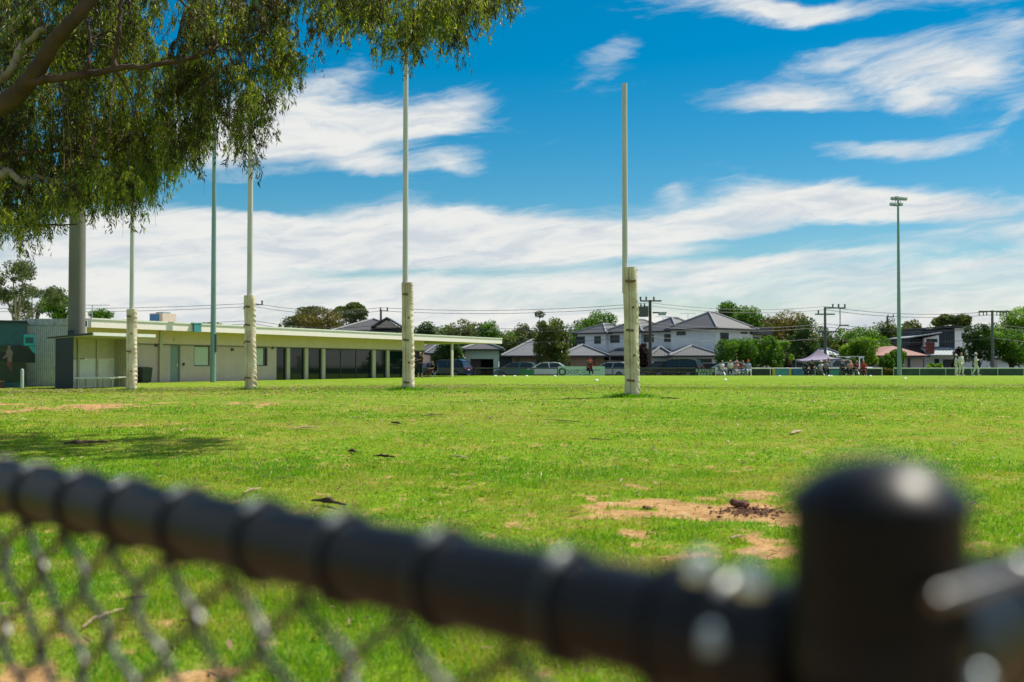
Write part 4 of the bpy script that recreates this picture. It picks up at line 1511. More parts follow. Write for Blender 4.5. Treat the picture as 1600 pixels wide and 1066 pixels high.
def tree(x, Y, ytop, ybot, w, col, label, shape='round', n=2600, size=None, trunk=True, name='tree', cat='tree', group=None, seed=None, dens=1.0):
    """crown spans photo rows ytop..ybot and width w (photo px) at distance Y"""
    seed = seed if seed is not None else int(x * 7 + ytop)
    r = random.Random(seed)
    b = at_px(x, Y)
    s = Y / F
    zt_, zb_ = P(x, ytop, Y).z - b.z, P(x, ybot, Y).z - b.z
    zb_ = max(zb_, .1)
    n = int(n * 3.0)
    W = w * s / 2 * 1.22
    H = (zt_ - zb_) / 2 * 1.10
    zc_ = (zt_ + zb_) / 2
    t = thing(name, label, cat, b, 0, group)
    lobes = []
    if shape == 'round':
        for k in range(19):
            a = r.uniform(0, 2 * math.pi)
            q = r.uniform(.15, .80)
            zz = r.uniform(-.5, .58)
            q *= math.sqrt(max(.1, 1 - zz * zz))
            f = r.uniform(.16, .40)
            lobes.append((math.cos(a) * q * W, math.sin(a) * q * W * .8, zc_ + zz * H, W * f, W * f * .9, H * f * 1.15))
        lobes.append((0, 0, zc_, W * .52, W * .5, H * .56))
        lobes.append((W * .1, 0, zc_ + H * .5, W * .48, W * .45, H * .48))
    elif shape == 'umbrella':
        for k in range(13):
            a = r.uniform(0, 2 * math.pi)
            q = r.uniform(.1, .75)
            f = r.uniform(.20, .34)
            lobes.append((math.cos(a) * q * W, math.sin(a) * q * W * .8, zc_ + H * (.55 - .75 * q * q) + r.uniform(-.3, .2) * H, W * f, W * f * .8, H * f * 1.0))
    elif shape == 'gum':
        for k in range(15):
            q = r.uniform(-1, 1)
            f = r.uniform(.16, .27)
            zz = r.uniform(-.8, .8) * (1 - .55 * abs(q))
            lobes.append((q * W * .85, r.uniform(-.5, .5) * W, zc_ + zz * H, W * f * 1.25, W * f, min(W, H * 1.3) * f * .95))
    elif shape == 'bush':
        for k in range(9):
            q = (k / 8) * 2 - 1
            f = r.uniform(.26, .36)
            lobes.append((q * W * .74, r.uniform(-.3, .3) * W, zc_ + r.uniform(-.25, .25) * H - .15 * H * q * q, W * f, W * f, H * r.uniform(.6, .8)))
    sz = size or max(.09, 1.45 * s)
    part('crown', crown_mesh('crown', lobes, int(n * dens), sz, LM[col] if isinstance(col, str) else col, seed, .45 if shape != 'gum' else .2), None, t)
    if trunk:
        g = Geo()
        tr = max(.09, W * .055)
        fork = zb_ * .75 if shape != 'bush' else zb_ + .2
        g.tube([(0, 0, -.1), (r.uniform(-.1, .1), 0, fork * .5), (r.uniform(-.15, .15), 0, fork)], [tr * 1.3, tr, tr * .85], 8)
        part('trunk', g, M['pale_bark'] if col in ('gum', 'olive') else M['bark'], t, True)
        g = Geo()
        for lb in lobes[:9]:
            tip = Vector(lb[:3])
            mid = Vector((tip.x * .35, tip.y * .35, fork + (tip.z - fork) * .55))
            g.tube([(0, 0, fork * .9), mid, tip], [tr * .6, tr * .38, tr * .14], 6)
        part('limb', g, M['pale_bark'] if col in ('gum', 'olive') else M['bark'], t, True)
    return t


TREES = [
    # x, Y, ytop, ybot, w, colour, label, shape, n
    (690, 172, 509, 560, 56, 'green', 'green crown filling the gap right of the middle goal post', 'round', 1600),
    (741, 174, 505, 560, 60, 'olive', 'olive crown between the two greener trees behind the canopy', 'round', 1600),
    (786, 170, 513, 560, 50, 'green', 'green crown low behind the end of the white roof edge', 'bush', 1400),
    (815, 176, 512, 560, 50, 'olive', 'hazy olive crown left of the thin open gum', 'round', 1400),
    (905, 172, 500, 560, 60, 'dark', 'dark crown left of the tree behind the left white house', 'round', 1600),
    (1198, 178, 494, 560, 56, 'green', 'green crown between the big white house and the brownish tree', 'round', 1600),
    (1278, 176, 512, 585, 60, 'dark', 'dark crown low behind the stepped power pole', 'round', 1600),
    (1318, 178, 514, 585, 56, 'olive', 'olive crown low between the power pole and the bright green tree', 'round', 1600),
    (1452, 176, 508, 570, 60, 'green', 'green crown behind the silver sloping roof', 'round', 1600),
    (1545, 172, 506, 575, 64, 'green', 'green crown behind the wide crossarm power pole', 'round', 1800),
    (1366, 178, 506, 580, 60, 'green', 'green crown left of the distant power pole', 'round', 1600),
    (470, 172, 497, 540, 60, 'olive', 'low olive crown left of the rusty tree above the roof', 'bush', 1200),
    (25, 95, 405, 500, 110, 'gum', 'sparse grey gum tree behind the teal shed at the far left', 'gum', 2600),
    (50, 120, 440, 500, 70, 'gum', 'smaller thin gum tree beyond the corrugated annexe', 'gum', 1500),
    (88, 100, 460, 512, 60, 'green', 'dense dark green tree just left of the concrete mast', 'round', 1800),
    (158, 110, 483, 512, 36, 'green', 'small round tree top right of the concrete mast above the clubroom roof', 'round', 900),
    (328, 130, 501, 520, 40, 'green', 'low green tree top just behind the floodlight pole above the roof', 'bush', 700),
    (500, 150, 484, 545, 90, 'rust', 'rusty olive tree above the clubroom roof left of the gabled house', 'round', 2600),
    (508, 160, 474, 520, 110, 'gum', 'tall spreading gum tree with open crown behind the clubroom', 'gum', 3200),
    (545, 165, 473, 510, 62, 'olive', 'olive gum crown just left of the dark gabled roof', 'umbrella', 1800),
    (664, 160, 504, 560, 52, 'dark', 'dark tree just right of the middle goal post', 'round', 1800),
    (716, 165, 500, 560, 70, 'olive', 'olive tree behind the canopy end of the clubroom', 'round', 2400),
    (764, 155, 502, 560, 46, 'green', 'deep green tree right behind the end of the clubroom roof', 'round', 1800),
    (800, 160, 516, 560, 50, 'olive', 'low yellowish tree beyond the end of the clubroom roof', 'bush', 1400),
    (842, 150, 480, 560, 56, 'gum', 'thin open gum tree behind the bushy tree by the grey roof', 'gum', 1500),
    (862, 118, 499, 580, 64, 'olive', 'bushy round olive tree standing in front of the grey tiled roof', 'round', 5200),
    (935, 165, 485, 560, 74, 'green', 'green tree behind the left white house', 'round', 3000),
    (1135, 175, 472, 540, 70, 'green', 'rounded green tree behind the ridge of the big white house', 'round', 3000),
    (1172, 170, 480, 540, 52, 'green', 'second green crown to the right behind the big white house', 'round', 2200),
    (1230, 165, 485, 560, 90, 'rust', 'broad brownish tree right of the big white house', 'round', 4200),
    (1258, 140, 498, 585, 62, 'dark', 'tall dark tree left of the stepped power pole', 'round', 3400),
    (1215, 128, 522, 585, 46, 'bright', 'leafy bright green young tree beside the white house corner', 'gum', 1600),
    (1172, 108, 525, 580, 86, 'green', 'wide clipped green tree in front of the big white house', 'bush', 6500),
    (702, 112, 530, 580, 50, 'dark', 'dense green tree behind the canopy post and the navy car', 'round', 3400),
    (1226, 112, 551, 583, 20, 'plum', 'small brownish shrub left of the marquee', 'round', 900),
    (1304, 150, 515, 585, 44, 'olive', 'feathery tree just right of the stepped power pole', 'gum', 1500),
    (1345, 165, 510, 590, 92, 'green', 'broad green tree behind the ute and marquee', 'round', 4200),
    (1343, 118, 527, 590, 62, 'bright', 'bright green tree in front of the broad green trees', 'round', 4200),
    (1390, 170, 500, 560, 50, 'olive', 'olive tree crown just left of the right floodlight pole', 'round', 2200),
    (1425, 172, 501, 560, 44, 'olive', 'olive tree crown just right of the right floodlight pole', 'round', 1900),
    (1400, 116, 546, 588, 36, 'green', 'dense green shrub tree at the foot of the right floodlight pole', 'round', 2400),
    (1487, 165, 489, 530, 76, 'olive', 'wide flat gum crown behind the navy and white house', 'umbrella', 2600),
    (1528, 112, 508, 575, 58, 'dark', 'dark airy tree in front of the navy and white house', 'round', 3600),
    (1580, 112, 515, 580, 80, 'green', 'green tree at the right edge with a dark low trunk', 'round', 5200),
    (1592, 150, 482, 560, 70, 'bright', 'tall bright green tree behind at the right edge', 'round', 3400),
    (1498, 114, 543, 580, 22, 'plum', 'small reddish brown bush in front of the navy cladding', 'round', 900),
    (1462, 106, 566, 588, 26, 'bright', 'low lime green bush in front of the carport', 'bush', 900),
    (1003, 114, 538, 590, 22, 'plum', 'narrow plum coloured tree just right of the rightmost goal post', 'round', 1500),
]
for a_ in TREES:
    x, Y, yt, yb, w, c_, lb, shp, n = a_
    tree(x, Y, yt, yb, w, c_, lb, shp, n, name='shrub' if yt > 540 else 'tree', cat='shrub' if yt > 540 else 'tree')
# rough dry plants and hedges at the fence line
for k, (x, w, yt, yb, c_, Y, lb) in enumerate([(1372, 22, 574, 590, 'rust', 103, 'dry tan plant left of the right floodlight foot'), (1386, 18, 575, 590, 'rust', 103, 'second dry tan plant touching the floodlight foot'),
                                            (1425, 30, 576, 590, 'rust', 103, 'dry grassy plant right of the right floodlight foot'), (1450, 30, 577, 591, 'olive', 103, 'low olive plant below the carport window'),
                                            (1005, 30, 566, 592, 'dark', 116, 'dark low hedge behind the white hatchback'), (985, 60, 563, 592, 'dark', 117, 'clipped dark hedge under the left white house'),
                                            (1385, 20, 555, 590, 'green', 110, 'green bush by the pink roofed house wall'), (1322, 26, 574, 590, 'dark', 112, 'dark shrub behind the ute'), (690, 14, 560, 590, 'green', 118, 'small green bush left of the canopy post'), (1290, 60, 552, 591, 'dark', 122, 'deep shady bush behind the marquee'), (1050, 44, 566, 592, 'dark', 119, 'dark hedge behind the black cars')]):
    tree(x, Y, yt, yb, w, c_, lb, 'bush', 900, name='shrub', cat='shrub', trunk=True)


# distant belt of trees closing the horizon
for k, (xa, xb, lb) in enumerate([(-300, 700, 'far belt of treetops closing the horizon behind the clubroom'), (700, 1900, 'far belt of treetops closing the horizon behind the houses')]):
    lobes = []
    r = random.Random(k)
    Y = 215
    s = Y / F
    x = xa
    while x < xb:
        h_ = P(x, r.uniform(518, 534), Y).z
        lobes.append(((x - (xa + xb) / 2) * s, r.uniform(-4, 4), h_ * .5, 4.5, 4, h_ * .55))
        x += r.uniform(18, 30)
    t = link('distant_trees', crown_mesh('distant_trees', lobes, 16000, .30, LM['olive'], 90 + k, .3))
    t.location = ((xa + xb) / 2 * s - 800 * s, Y, gz(Y))
    tag(t, lb, 'trees', kind='stuff')


# ------------------------------------------------------------------ houses
def window(parent, x0, x1, z0, z1, y, face=-1, glass='glass2', frame='trim_dark', fw=.07):
    """window in a wall lying in the local x-z plane at y, looking towards face*y"""
    f = face
    a, b = sorted((y, y + f * .05))
    g = Geo().box(x0, x0 + fw, a, b, z0, z1).box(x1 - fw, x1, a, b, z0, z1).box(x0 + fw, x1 - fw, a, b, z0, z0 + fw).box(x0 + fw, x1 - fw, a, b, z1 - fw, z1)
    if x1 - x0 > 1.3:
        m_ = (x0 + x1) / 2
        g.box(m_ - .03, m_ + .03, a, b, z0 + fw, z1 - fw)
    o = part('window', g, M[frame], parent)
    a, b = sorted((y + f * .012, y + f * .03))
    part('pane', Geo().box(x0 + fw, x1 - fw, a, b, z0 + fw, z1 - fw), M[glass], o)
    return o


def window_x(parent, y0, y1, z0, z1, x, face=-1, glass='glass2', fw=.07):
    f = face
    a, b = sorted((x, x + f * .05))
    g = Geo().box(a, b, y0, y0 + fw, z0, z1).box(a, b, y1 - fw, y1, z0, z1).box(a, b, y0 + fw, y1 - fw, z0, z0 + fw).box(a, b, y0 + fw, y1 - fw, z1 - fw, z1)
    o = part('window', g, M['trim_dark'], parent)
    a, b = sorted((x + f * .012, x + f * .03))
    part('pane', Geo().box(a, b, y0 + fw, y1 - fw, z0 + fw, z1 - fw), M[glass], o)
    return o


def hip(parent, x0, x1, y0, y1, ze, zr, over=.5, m='roof_dark', gut='gutter', ridge=True, name='roof'):
    """hipped roof over a rectangle; ridge along the longer side"""
    a0, a1, b0, b1 = x0 - over, x1 + over, y0 - over, y1 + over
    w, d = a1 - a0, b1 - b0
    if w >= d:
        k = d / 2
        r0, r1 = (a0 + k, (b0 + b1) / 2), (a1 - k, (b0 + b1) / 2)
    else:
        k = w / 2
        r0, r1 = ((a0 + a1) / 2, b0 + k), ((a0 + a1) / 2, b1 - k)
    if w == d:
        r1 = (r0[0] + .01, r0[1])
    vs = [(a0, b0, ze), (a1, b0, ze), (a1, b1, ze), (a0, b1, ze), (*r0, zr), (*r1, zr)]
    if w >= d:
        fs = [(0, 1, 5, 4), (1, 2, 5), (2, 3, 4, 5), (3, 0, 4), (0, 3, 2, 1)]
        hips = [(0, 4), (1, 5), (2, 5), (3, 4), (4, 5)]
    else:
        fs = [(0, 1, 4), (1, 2, 5, 4), (2, 3, 5), (3, 0, 4, 5), (0, 3, 2, 1)]
        hips = [(0, 4), (1, 4), (2, 5), (3, 5), (4, 5)]
    o = part(name, Geo().add(vs, fs), M[m], parent)
    part('gutter', Geo().box(a0 - .08, a1 + .08, b0 - .08, b0, ze - .14, ze + .03).box(a0 - .08, a1 + .08, b1, b1 + .08, ze - .14, ze + .03).box(a0 - .08, a0, b0, b1, ze - .14, ze + .03).box(a1, a1 + .08, b0, b1, ze - .14, ze + .03), M[gut], o)
    if ridge:
        g = Geo()
        for i, j in hips:
            g.tube([Vector(vs[i]) + Vector((0, 0, .04)), Vector(vs[j]) + Vector((0, 0, .04))], .13, 6)
        part('ridge_cap', g, M['ridge'], o)
    return o


def unit_house(xl, xr, Y, rz, ridge_y, eave_y, label, m='roof_dark'):
    """white two-storey unit: photo columns xl..xr of the near corner span"""
    pass


ROAD = gz(120)
# the big white corner house: near vertical corner at photo x=1119
def hz(y, Y):
    return P(800, y, Y).z - ROAD


Yc = 122
t = thing('white_house', 'largest white two storey house with grey hipped roof at the right of the row', 'house', at_px(1119, Yc, ROAD), R(-38), 'white two storey houses in a row')
# local x runs right (towards +x, away), local y runs left-back
S = Yc / F
We, De = 7.0, 6.0
ez_ = hz(513, Yc)
part('wall', Geo().box(0, We, 0, De, 0, ez_), M['house_white'], t)
t.rotation_euler = (0, 0, R(45))
hip(t, 0, We, 0, De, ez_, hz(489, 127), .5)
window(t, .75, 2.3, hz(536, 121), hz(519, 121), 0)
window(t, 4.6, 5.9, hz(521, 124), hz(518, 124), 0)
window_x(t, 4.0, 5.2, hz(524, 125), hz(518, 125), 0)
# dark boxy portion at its right
part('side_block', Geo().box(We - .5, We + 3.6, -.3, 5.5, hz(522, 126), hz(510, 126)), M['gutter'], t)
part('wall', Geo().box(We + .01, We + 3.3, 1.0, 5.4, 0, hz(522, 126) - .01), M['house_white'], t)
window(t, We + .5, We + 1.3, hz(540, 126), hz(526, 126), 1.0)
window(t, We + 1.7, We + 2.9, hz(540, 126), hz(526, 126), 1.0)
for q in (1.0, 1.5):
    part('skylight', Geo().box(We - 1.2 + q, We - .9 + q, 1.5, 1.8, hz(504, 124), hz(501, 124)), M['white'], t)


def white_unit(xc, Y, label, right_y=6.0, left_y=5.5, eave=515, ridge=493, seed=0):
    """corner house; near corner at photo column xc"""
    t = thing('white_house', label, 'house', at_px(xc, Y, ROAD), R(45), 'white two storey houses in a row')
    part('wall', Geo().box(0, right_y, 0, left_y, 0, hz(eave, Y)), M['house_white'], t)
    hip(t, 0, right_y, 0, left_y, hz(eave, Y), hz(ridge, Y + 4), .45)
    window_x(t, .7, 1.7, hz(eave + 17, Y), hz(eave + 5, Y), 0)
    window_x(t, 3.2, 4.6, hz(eave + 17, Y), hz(eave + 5, Y), 0)
    window(t, .8, 2.0, hz(eave + 15, Y), hz(eave + 5, Y), 0)
    # tiled porch roof and dark garage below
    part('porch', Geo().box(-2.6, -.02, -.6, 2.4, hz(563, Y), hz(557, Y)), M['gutter'], t)
    part('porch_post', Geo().box(-2.5, -2.3, -.5, -.3, 0, hz(563, Y) - .01), M['house_white'], t)
    hip(t, -2.6, -.3, -.6, 3.4, hz(556, Y), hz(545, Y), .3, name='porch_roof')
    part('garage_door', Geo().box(-.06, -.02, .3, 2.9, 0, hz(566, Y)), M['trim_dark'], t)
    return t


white_unit(1057, 128, 'white two storey house with hipped roof directly behind the transformer pole', 6.0, 5.2, 517, 497)
white_unit(1002, 131, 'white two storey house half hidden by the rightmost goal post', 6.0, 5.0, 518, 500)
white_unit(946, 134, 'leftmost white two storey house of the row with grey roof', 5.5, 4.4, 520, 507)

# single storey pavilion garages in front of the white houses
def low_house(xl, xr, Y, eave, ridge, depth, wall_m, roof_m, label, feats=(), rz=0, group=None, over=.5, base=None, ridges=True):
    t = thing('low_house', label, 'house', at_px((xl + xr) / 2, Y, ROAD), R(rz), group)
    W2 = (xr - xl) * Y / F / 2
    part('wall', Geo().box(-W2, W2, 0, depth, 0, hz(eave, Y) - .02), M[wall_m], t)
    hip(t, -W2, W2, 0, depth, hz(eave, Y), hz(ridge, Y + depth / 2), over, m=roof_m, ridge=ridges)
    for f in feats:
        kind, x0, x1, y0, y1 = f[:5]
        a, b = (x0 - (xl + xr) / 2) * Y / F, (x1 - (xl + xr) / 2) * Y / F
        z0, z1 = max(0, hz(y1, Y)), hz(y0, Y)
        if kind == 'win':
            window(t, a, b, z0, z1, 0)
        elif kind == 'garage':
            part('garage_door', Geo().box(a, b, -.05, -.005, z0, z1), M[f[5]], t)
        elif kind == 'post':
            part('post', Geo().box(a, b, -.12, -.006, z0, z1), M[f[5]], t)
    return t


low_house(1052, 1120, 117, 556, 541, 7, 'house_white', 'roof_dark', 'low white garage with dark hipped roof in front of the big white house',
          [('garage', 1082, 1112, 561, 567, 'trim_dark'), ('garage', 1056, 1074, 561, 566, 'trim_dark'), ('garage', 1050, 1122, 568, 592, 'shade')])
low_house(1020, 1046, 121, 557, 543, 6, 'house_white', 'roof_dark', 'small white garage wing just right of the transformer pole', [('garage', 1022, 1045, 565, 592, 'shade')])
low_house(880, 944, 122, 556, 540, 9, 'tilebrown', 'roof_grey', 'tan brick house with pale grey hipped roof left of the rightmost goal post',
          [('post', 888, 890, 557, 590, 'trim_dark'), ('post', 927, 929, 557, 590, 'brickred'), ('garage', 891, 926, 558, 590, 'roller')])
low_house(790, 876, 130, 556, 532, 12, 'tilebrown', 'roof_grey', 'long tan brick house under the wide grey tiled roof',
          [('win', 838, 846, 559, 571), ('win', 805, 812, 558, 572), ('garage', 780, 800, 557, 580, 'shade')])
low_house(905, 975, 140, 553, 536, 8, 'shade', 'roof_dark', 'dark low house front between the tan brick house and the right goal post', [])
t = low_house(672, 692, 120, 552, 540, 7, 'tilebrown', 'roof_grey', 'small beige house with grey roof left of the tree behind the canopy', [('win', 676, 682, 556, 570)])
low_house(655, 700, 142, 548, 534, 8, 'block', 'roof_dark2', 'grey roofed house behind the beige house under the canopy', [])
# pale green double garage
t = thing('green_garage', 'pale green rendered garage with an open dark bay beside the clubroom canopy', 'garage', at_px(753, 113, ROAD))
s_ = 113 / F
part('lintel', Geo().box(-26 * s_, 26 * s_, 0, .4, hz(561, 113), hz(547, 113)), M['greenwall'], t)
for a, b in ((-26, -18), (18, 26)):
    part('pier', Geo().box(a * s_, b * s_, 0, .4, 0, hz(561, 113) - .002), M['greenwall'], t)
part('side_wall', Geo().box(-26 * s_, -26 * s_ + .15, .41, 6, 0, hz(548, 113)), M['greenwall'], t)
part('side_wall', Geo().box(26 * s_ - .15, 26 * s_, .41, 6, 0, hz(548, 113)), M['greenwall'], t)
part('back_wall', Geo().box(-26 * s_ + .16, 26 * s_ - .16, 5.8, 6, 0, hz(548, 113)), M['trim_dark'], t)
part('garage_door', Geo().box(-17.5 * s_, -2 * s_, .5, .56, 0, hz(562, 113)), mat('maroon_door', (.05, .03, .03), .6), t)
hip(t, -26 * s_, 26 * s_, 0, 6, hz(546, 113), hz(535, 116), .5, m='roof_dark2')
# gabled two storey house above the clubroom roof
t = thing('gabled_house', 'dark roofed gabled house with solar panels rising above the clubroom roof', 'house', at_px(590, 135, ROAD), R(0))
s_ = 135 / F
part('wall', Geo().box(-55 * s_, 38 * s_, 0, 8, 0, hz(518, 135)), M['house_white'], t)
hip(t, -65 * s_, 38 * s_, 0, 9, hz(517, 135), hz(499, 139), .5, m='roof_dark2')
gx0, gx1 = -2 * s_, 34 * s_
part('gable', Geo().prism([(gx0, hz(512, 134)), (gx1, hz(512, 134)), ((gx0 + gx1) / 2, hz(500, 134))], 'y', -1.2, 2), M['block'], t)
for a, b in (((gx0 - .5, hz(513.5, 134)), ((gx0 + gx1) / 2, hz(498.5, 134))), ((gx1 + .5, hz(513.5, 134)), ((gx0 + gx1) / 2, hz(498.5, 134)))):
    part('barge_board', Geo().prism([(a[0], a[1]), (b[0], b[1]), (b[0], b[1] + .22), (a[0], a[1] + .22)], 'y', -1.4, 3.5), M['gutter'], t)
for k in range(3):
    window(t, (2 + k * 12) * s_, (9 + k * 12) * s_, hz(524, 134), hz(519, 134), 0)
for k in range(6):
    a = (-46 + k * 7.4) * s_
    part('solar_panel', Geo().add([(a, .5, hz(514, 135)), (a + .5, .5, hz(514, 135)), (a + .75, 3.2, hz(504.5, 137)), (a + .25, 3.2, hz(504.5, 137))], [(0, 1, 2, 3)]).add([(a, .5, hz(514, 135) + .05), (a + .5, .5, hz(514, 135) + .05), (a + .75, 3.2, hz(504.5, 137) + .05), (a + .25, 3.2, hz(504.5, 137) + .05)], [(0, 1, 2, 3)]), M['solar'], t)
# pink roofed cottage
t = low_house(1372, 1442, 120, 556, 541, 8, 'block', 'roof_pink', 'low cottage with a dusty pink tiled roof right of the marquee', [('win', 1374, 1380, 562, 572), ('win', 1418, 1422, 560, 585)], ridges=False)
ch = part('chimney', Geo().box(3.25, 3.95, 1.0, 1.7, hz(553, 120), hz(534, 120)).box(3.18, 4.02, .93, 1.77, hz(538, 120), hz(536.5, 120)), M['brickred'], t)
part('chimney_pot', Geo().lathe([(.13, hz(534, 120)), (.10, hz(531, 120))], 10, (3.6, 1.35, 0)), M['clod'], t)
low_house(1282, 1312, 140, 556, 546, 7, 'block', 'roof_silver', 'pale roofed house glimpsed behind the stepped power pole', [])
# navy and white modern house
Yn = 124
t = thing('modern_house', 'modern navy and white two storey house with sloping flat roofs at the right', 'house', at_px(1492, Yn, ROAD), R(0))
s_ = Yn / F


def nx(x):
    return (x - 1492) * s_


part('upper_wall', Geo().box(nx(1440), nx(1492), 0, 6, hz(553, Yn), hz(514, Yn)), M['clad_navy'], t)
part('upper_wall', Geo().box(nx(1492) + .01, nx(1524), .02, 6, 0, hz(513, Yn)), M['house_white'], t)
part('upper_wall', Geo().box(nx(1420), nx(1441), -.4, 5, hz(540, Yn), hz(529, Yn)), M['clad_navy'], t)
part('bay', Geo().prism([(nx(1440), hz(542, Yn)), (nx(1462.5), hz(542, Yn)), (nx(1462.5), hz(524, Yn)), (nx(1440), hz(529, Yn))], 'y', -.9, -.01), M['house_white'], t)
w_ = window(t, nx(1443), nx(1460), hz(535, Yn), hz(530, Yn), -.9)
part('high_roof', Geo().prism([(nx(1437), hz(514, Yn)), (nx(1491), hz(510, Yn)), (nx(1516), hz(516, Yn)), (nx(1516), hz(515, Yn) + .05), (nx(1491), hz(508.5, Yn)), (nx(1437), hz(512.8, Yn))], 'y', -.6, 6.5), M['gutter'], t)
part('low_roof', Geo().prism([(nx(1412), hz(529, Yn)), (nx(1412), hz(527.5, Yn)), (nx(1464), hz(519.6, Yn)), (nx(1464), hz(521, Yn))], 'y', -1.6, 5), M['roof_silver'], t)
part('low_wall', Geo().box(nx(1434), nx(1535), -1.9, -.05, 0, hz(555, Yn)), M['house_white'], t)
part('verandah_roof', Geo().add([(nx(1432), -3.4, hz(555, Yn)), (nx(1500), -3.4, hz(555, Yn)), (nx(1484), -.1, hz(543, Yn)), (nx(1436), -.1, hz(543, Yn))], [(0, 1, 2, 3)]).add([(nx(1432), -3.4, hz(556, Yn)), (nx(1500), -3.4, hz(556, Yn)), (nx(1500), -3.4, hz(555, Yn)), (nx(1432), -3.4, hz(555, Yn))], [(0, 1, 2, 3)]), M['roof_silver'], t)
part('carport', Geo().box(nx(1463), nx(1488), -1.96, -1.905, 0, hz(562, Yn)), M['trim_dark'], t)
window(t, nx(1450), nx(1457), hz(568, Yn), hz(561, Yn), -1.9)
window(t, nx(1508), nx(1520), hz(575, Yn), hz(562, Yn), -1.9)
low_house(1534, 1552, 124, 552, 543, 6, 'house_white', 'roof_silver', 'narrow pale house glimpsed between the trees at the right', [])
low_house(1558, 1640, 122, 560, 548, 8, 'house_white', 'roof_silver', 'white house with a pale roof at the right edge', [])
# rendered street fence at the far right
t = thing('street_fence', 'white pillared street fence with grey palings at the right edge', 'fence', at_px(1545, 106, gz(106)))
s_ = 106 / F
for x in (1545, 1573, 1588, 1606):
    part('pillar', Geo().box((x - 1545 - 2) * s_, (x - 1545 + 2) * s_, -.1, .2, 0, 17.5 * s_ + .1), M['white'], t)
for k in range(44):
    x = (k * 1.4 + 2.4)
    part('paling', Geo().box(x * s_, (x + .9) * s_, 0, .04, .1, 15 * s_), M['paling'], t)
# dark paling fences between the houses and the street
for (xa, xb, Y, yt, lb) in [(779, 850, 112, 573, 'dark slatted fence below the long grey roof'), (1122, 1160, 117, 560, 'dark fence under the wide clipped tree'), (1206, 1300, 118, 568, 'dark fence behind the marquee'),
                            (950, 1050, 118, 571, 'dark fence behind the white hatchback and the black cars'), (655, 730, 119, 567, 'dark fence behind the navy car')]:
    t = thing('timber_fence', lb, 'fence', at_px(xa, Y, ROAD))
    s_ = Y / F
    h_ = P(800, yt, Y).z - ROAD
    npl = max(6, int((xb - xa) * s_ / .28))
    for k in range(npl):
        w_ = (xb - xa) * s_ / npl
        part('slat', Geo().box(k * w_, (k + .93) * w_, 0, .03, 0, h_ - rnd.random() * .03), M['shade'], t)
    part('rail', Geo().box(0, (xb - xa) * s_, .032, .08, h_ * .7, h_ * .7 + .08), M['shade'], t)

# ------------------------------------------------------------------ far boundary fence with signs
BY = 98.0
BZ = gz(BY)


def brx(x):
    return (x - 800) / F * BY


def bz(y):
    return P(800, y, BY).z - BZ


def boundary(xa, xb, label, railm, meshm, rail_y=575.7):
    t = thing('boundary_fence', label, 'fence', (brx(xa), BY, BZ), 0, 'low pipe fence round the far side of the oval')
    L_ = brx(xb) - brx(xa)
    part('rail', Geo().tube([(0, 0, bz(rail_y)), (L_, 0, bz(rail_y))], .045, 8), M[railm], t, True)
    n = max(1, round(L_ / 2.4))
    for k in range(n + 1):
        part('post', Geo().tube([(L_ * k / n, 0, 0), (L_ * k / n, 0, bz(rail_y))], .035, 8), M[railm], t, True)
    if meshm is None:
        g = Geo()
        for q in range(1, 6):
            g.tube([(0, 0, bz(rail_y) * q / 6), (L_, 0, bz(rail_y) * q / 6)], .005, 4)
        part('wires', g, M['wire'], t)
        n = 0
    for k in range(n):
        part('mesh_panel', Geo().box(L_ * k / n + .04, L_ * (k + 1) / n - .04, .01, .02, .04, bz(rail_y) - .05), M[meshm], t)


boundary(742, 1086, 'far pipe fence section from the garage to the black sign', 'shade', None)
boundary(1118, 1160, 'short far pipe fence section by the white hatchback', 'white', None)
boundary(1160, 1378, 'far pipe fence section with a pale top rail behind the seated crowd', 'white', 'shade')
boundary(1396, 1640, 'far pipe fence section with green mesh behind the cricketers', 'greenwall', 'shade_green')


def text_mesh(s, size, ext=.004):
    cu = bpy.data.curves.new('lettering', 'FONT')
    cu.body = s
    cu.size = size
    cu.extrude = ext
    cu.align_x = 'CENTER'
    cu.align_y = 'CENTER'
    cu.resolution_u = 2
    o = bpy.data.objects.new('tmp_text', cu)
    COL.objects.link(o)
    bpy.context.view_layer.update()
    me = bpy.data.meshes.new_from_object(o.evaluated_get(bpy.context.evaluated_depsgraph_get()))
    bpy.data.objects.remove(o)
    me.name = 'lettering'
    return me


def sign(xa, xb, ya, yb, m, label, y=BY - .12):
    s_ = y / F
    c = ((xa + xb) / 2 - 800) * s_
    zt0 = P(800, ya, y).z
    zb0 = P(800, yb, y).z
    t = thing('advertising_sign', label, 'sign', (c, y, BZ), 0, 'sign boards fixed to the far pipe fence')
    part('board', Geo().box(-(xb - xa) / 2 * s_, (xb - xa) / 2 * s_, 0, .03, zb0 - BZ, zt0 - BZ), M[m], t)
    return t, s_, c, (zt0 - BZ), (zb0 - BZ)


def letter(t, s, x, z, size, m, y=-.006):
    me = text_mesh(s, size)
    me.materials.clear()
    me.materials.append(M[m])
    o = link('lettering', me, t, (x, y, z))
    o.rotation_euler = (R(90), 0, 0)
    return o


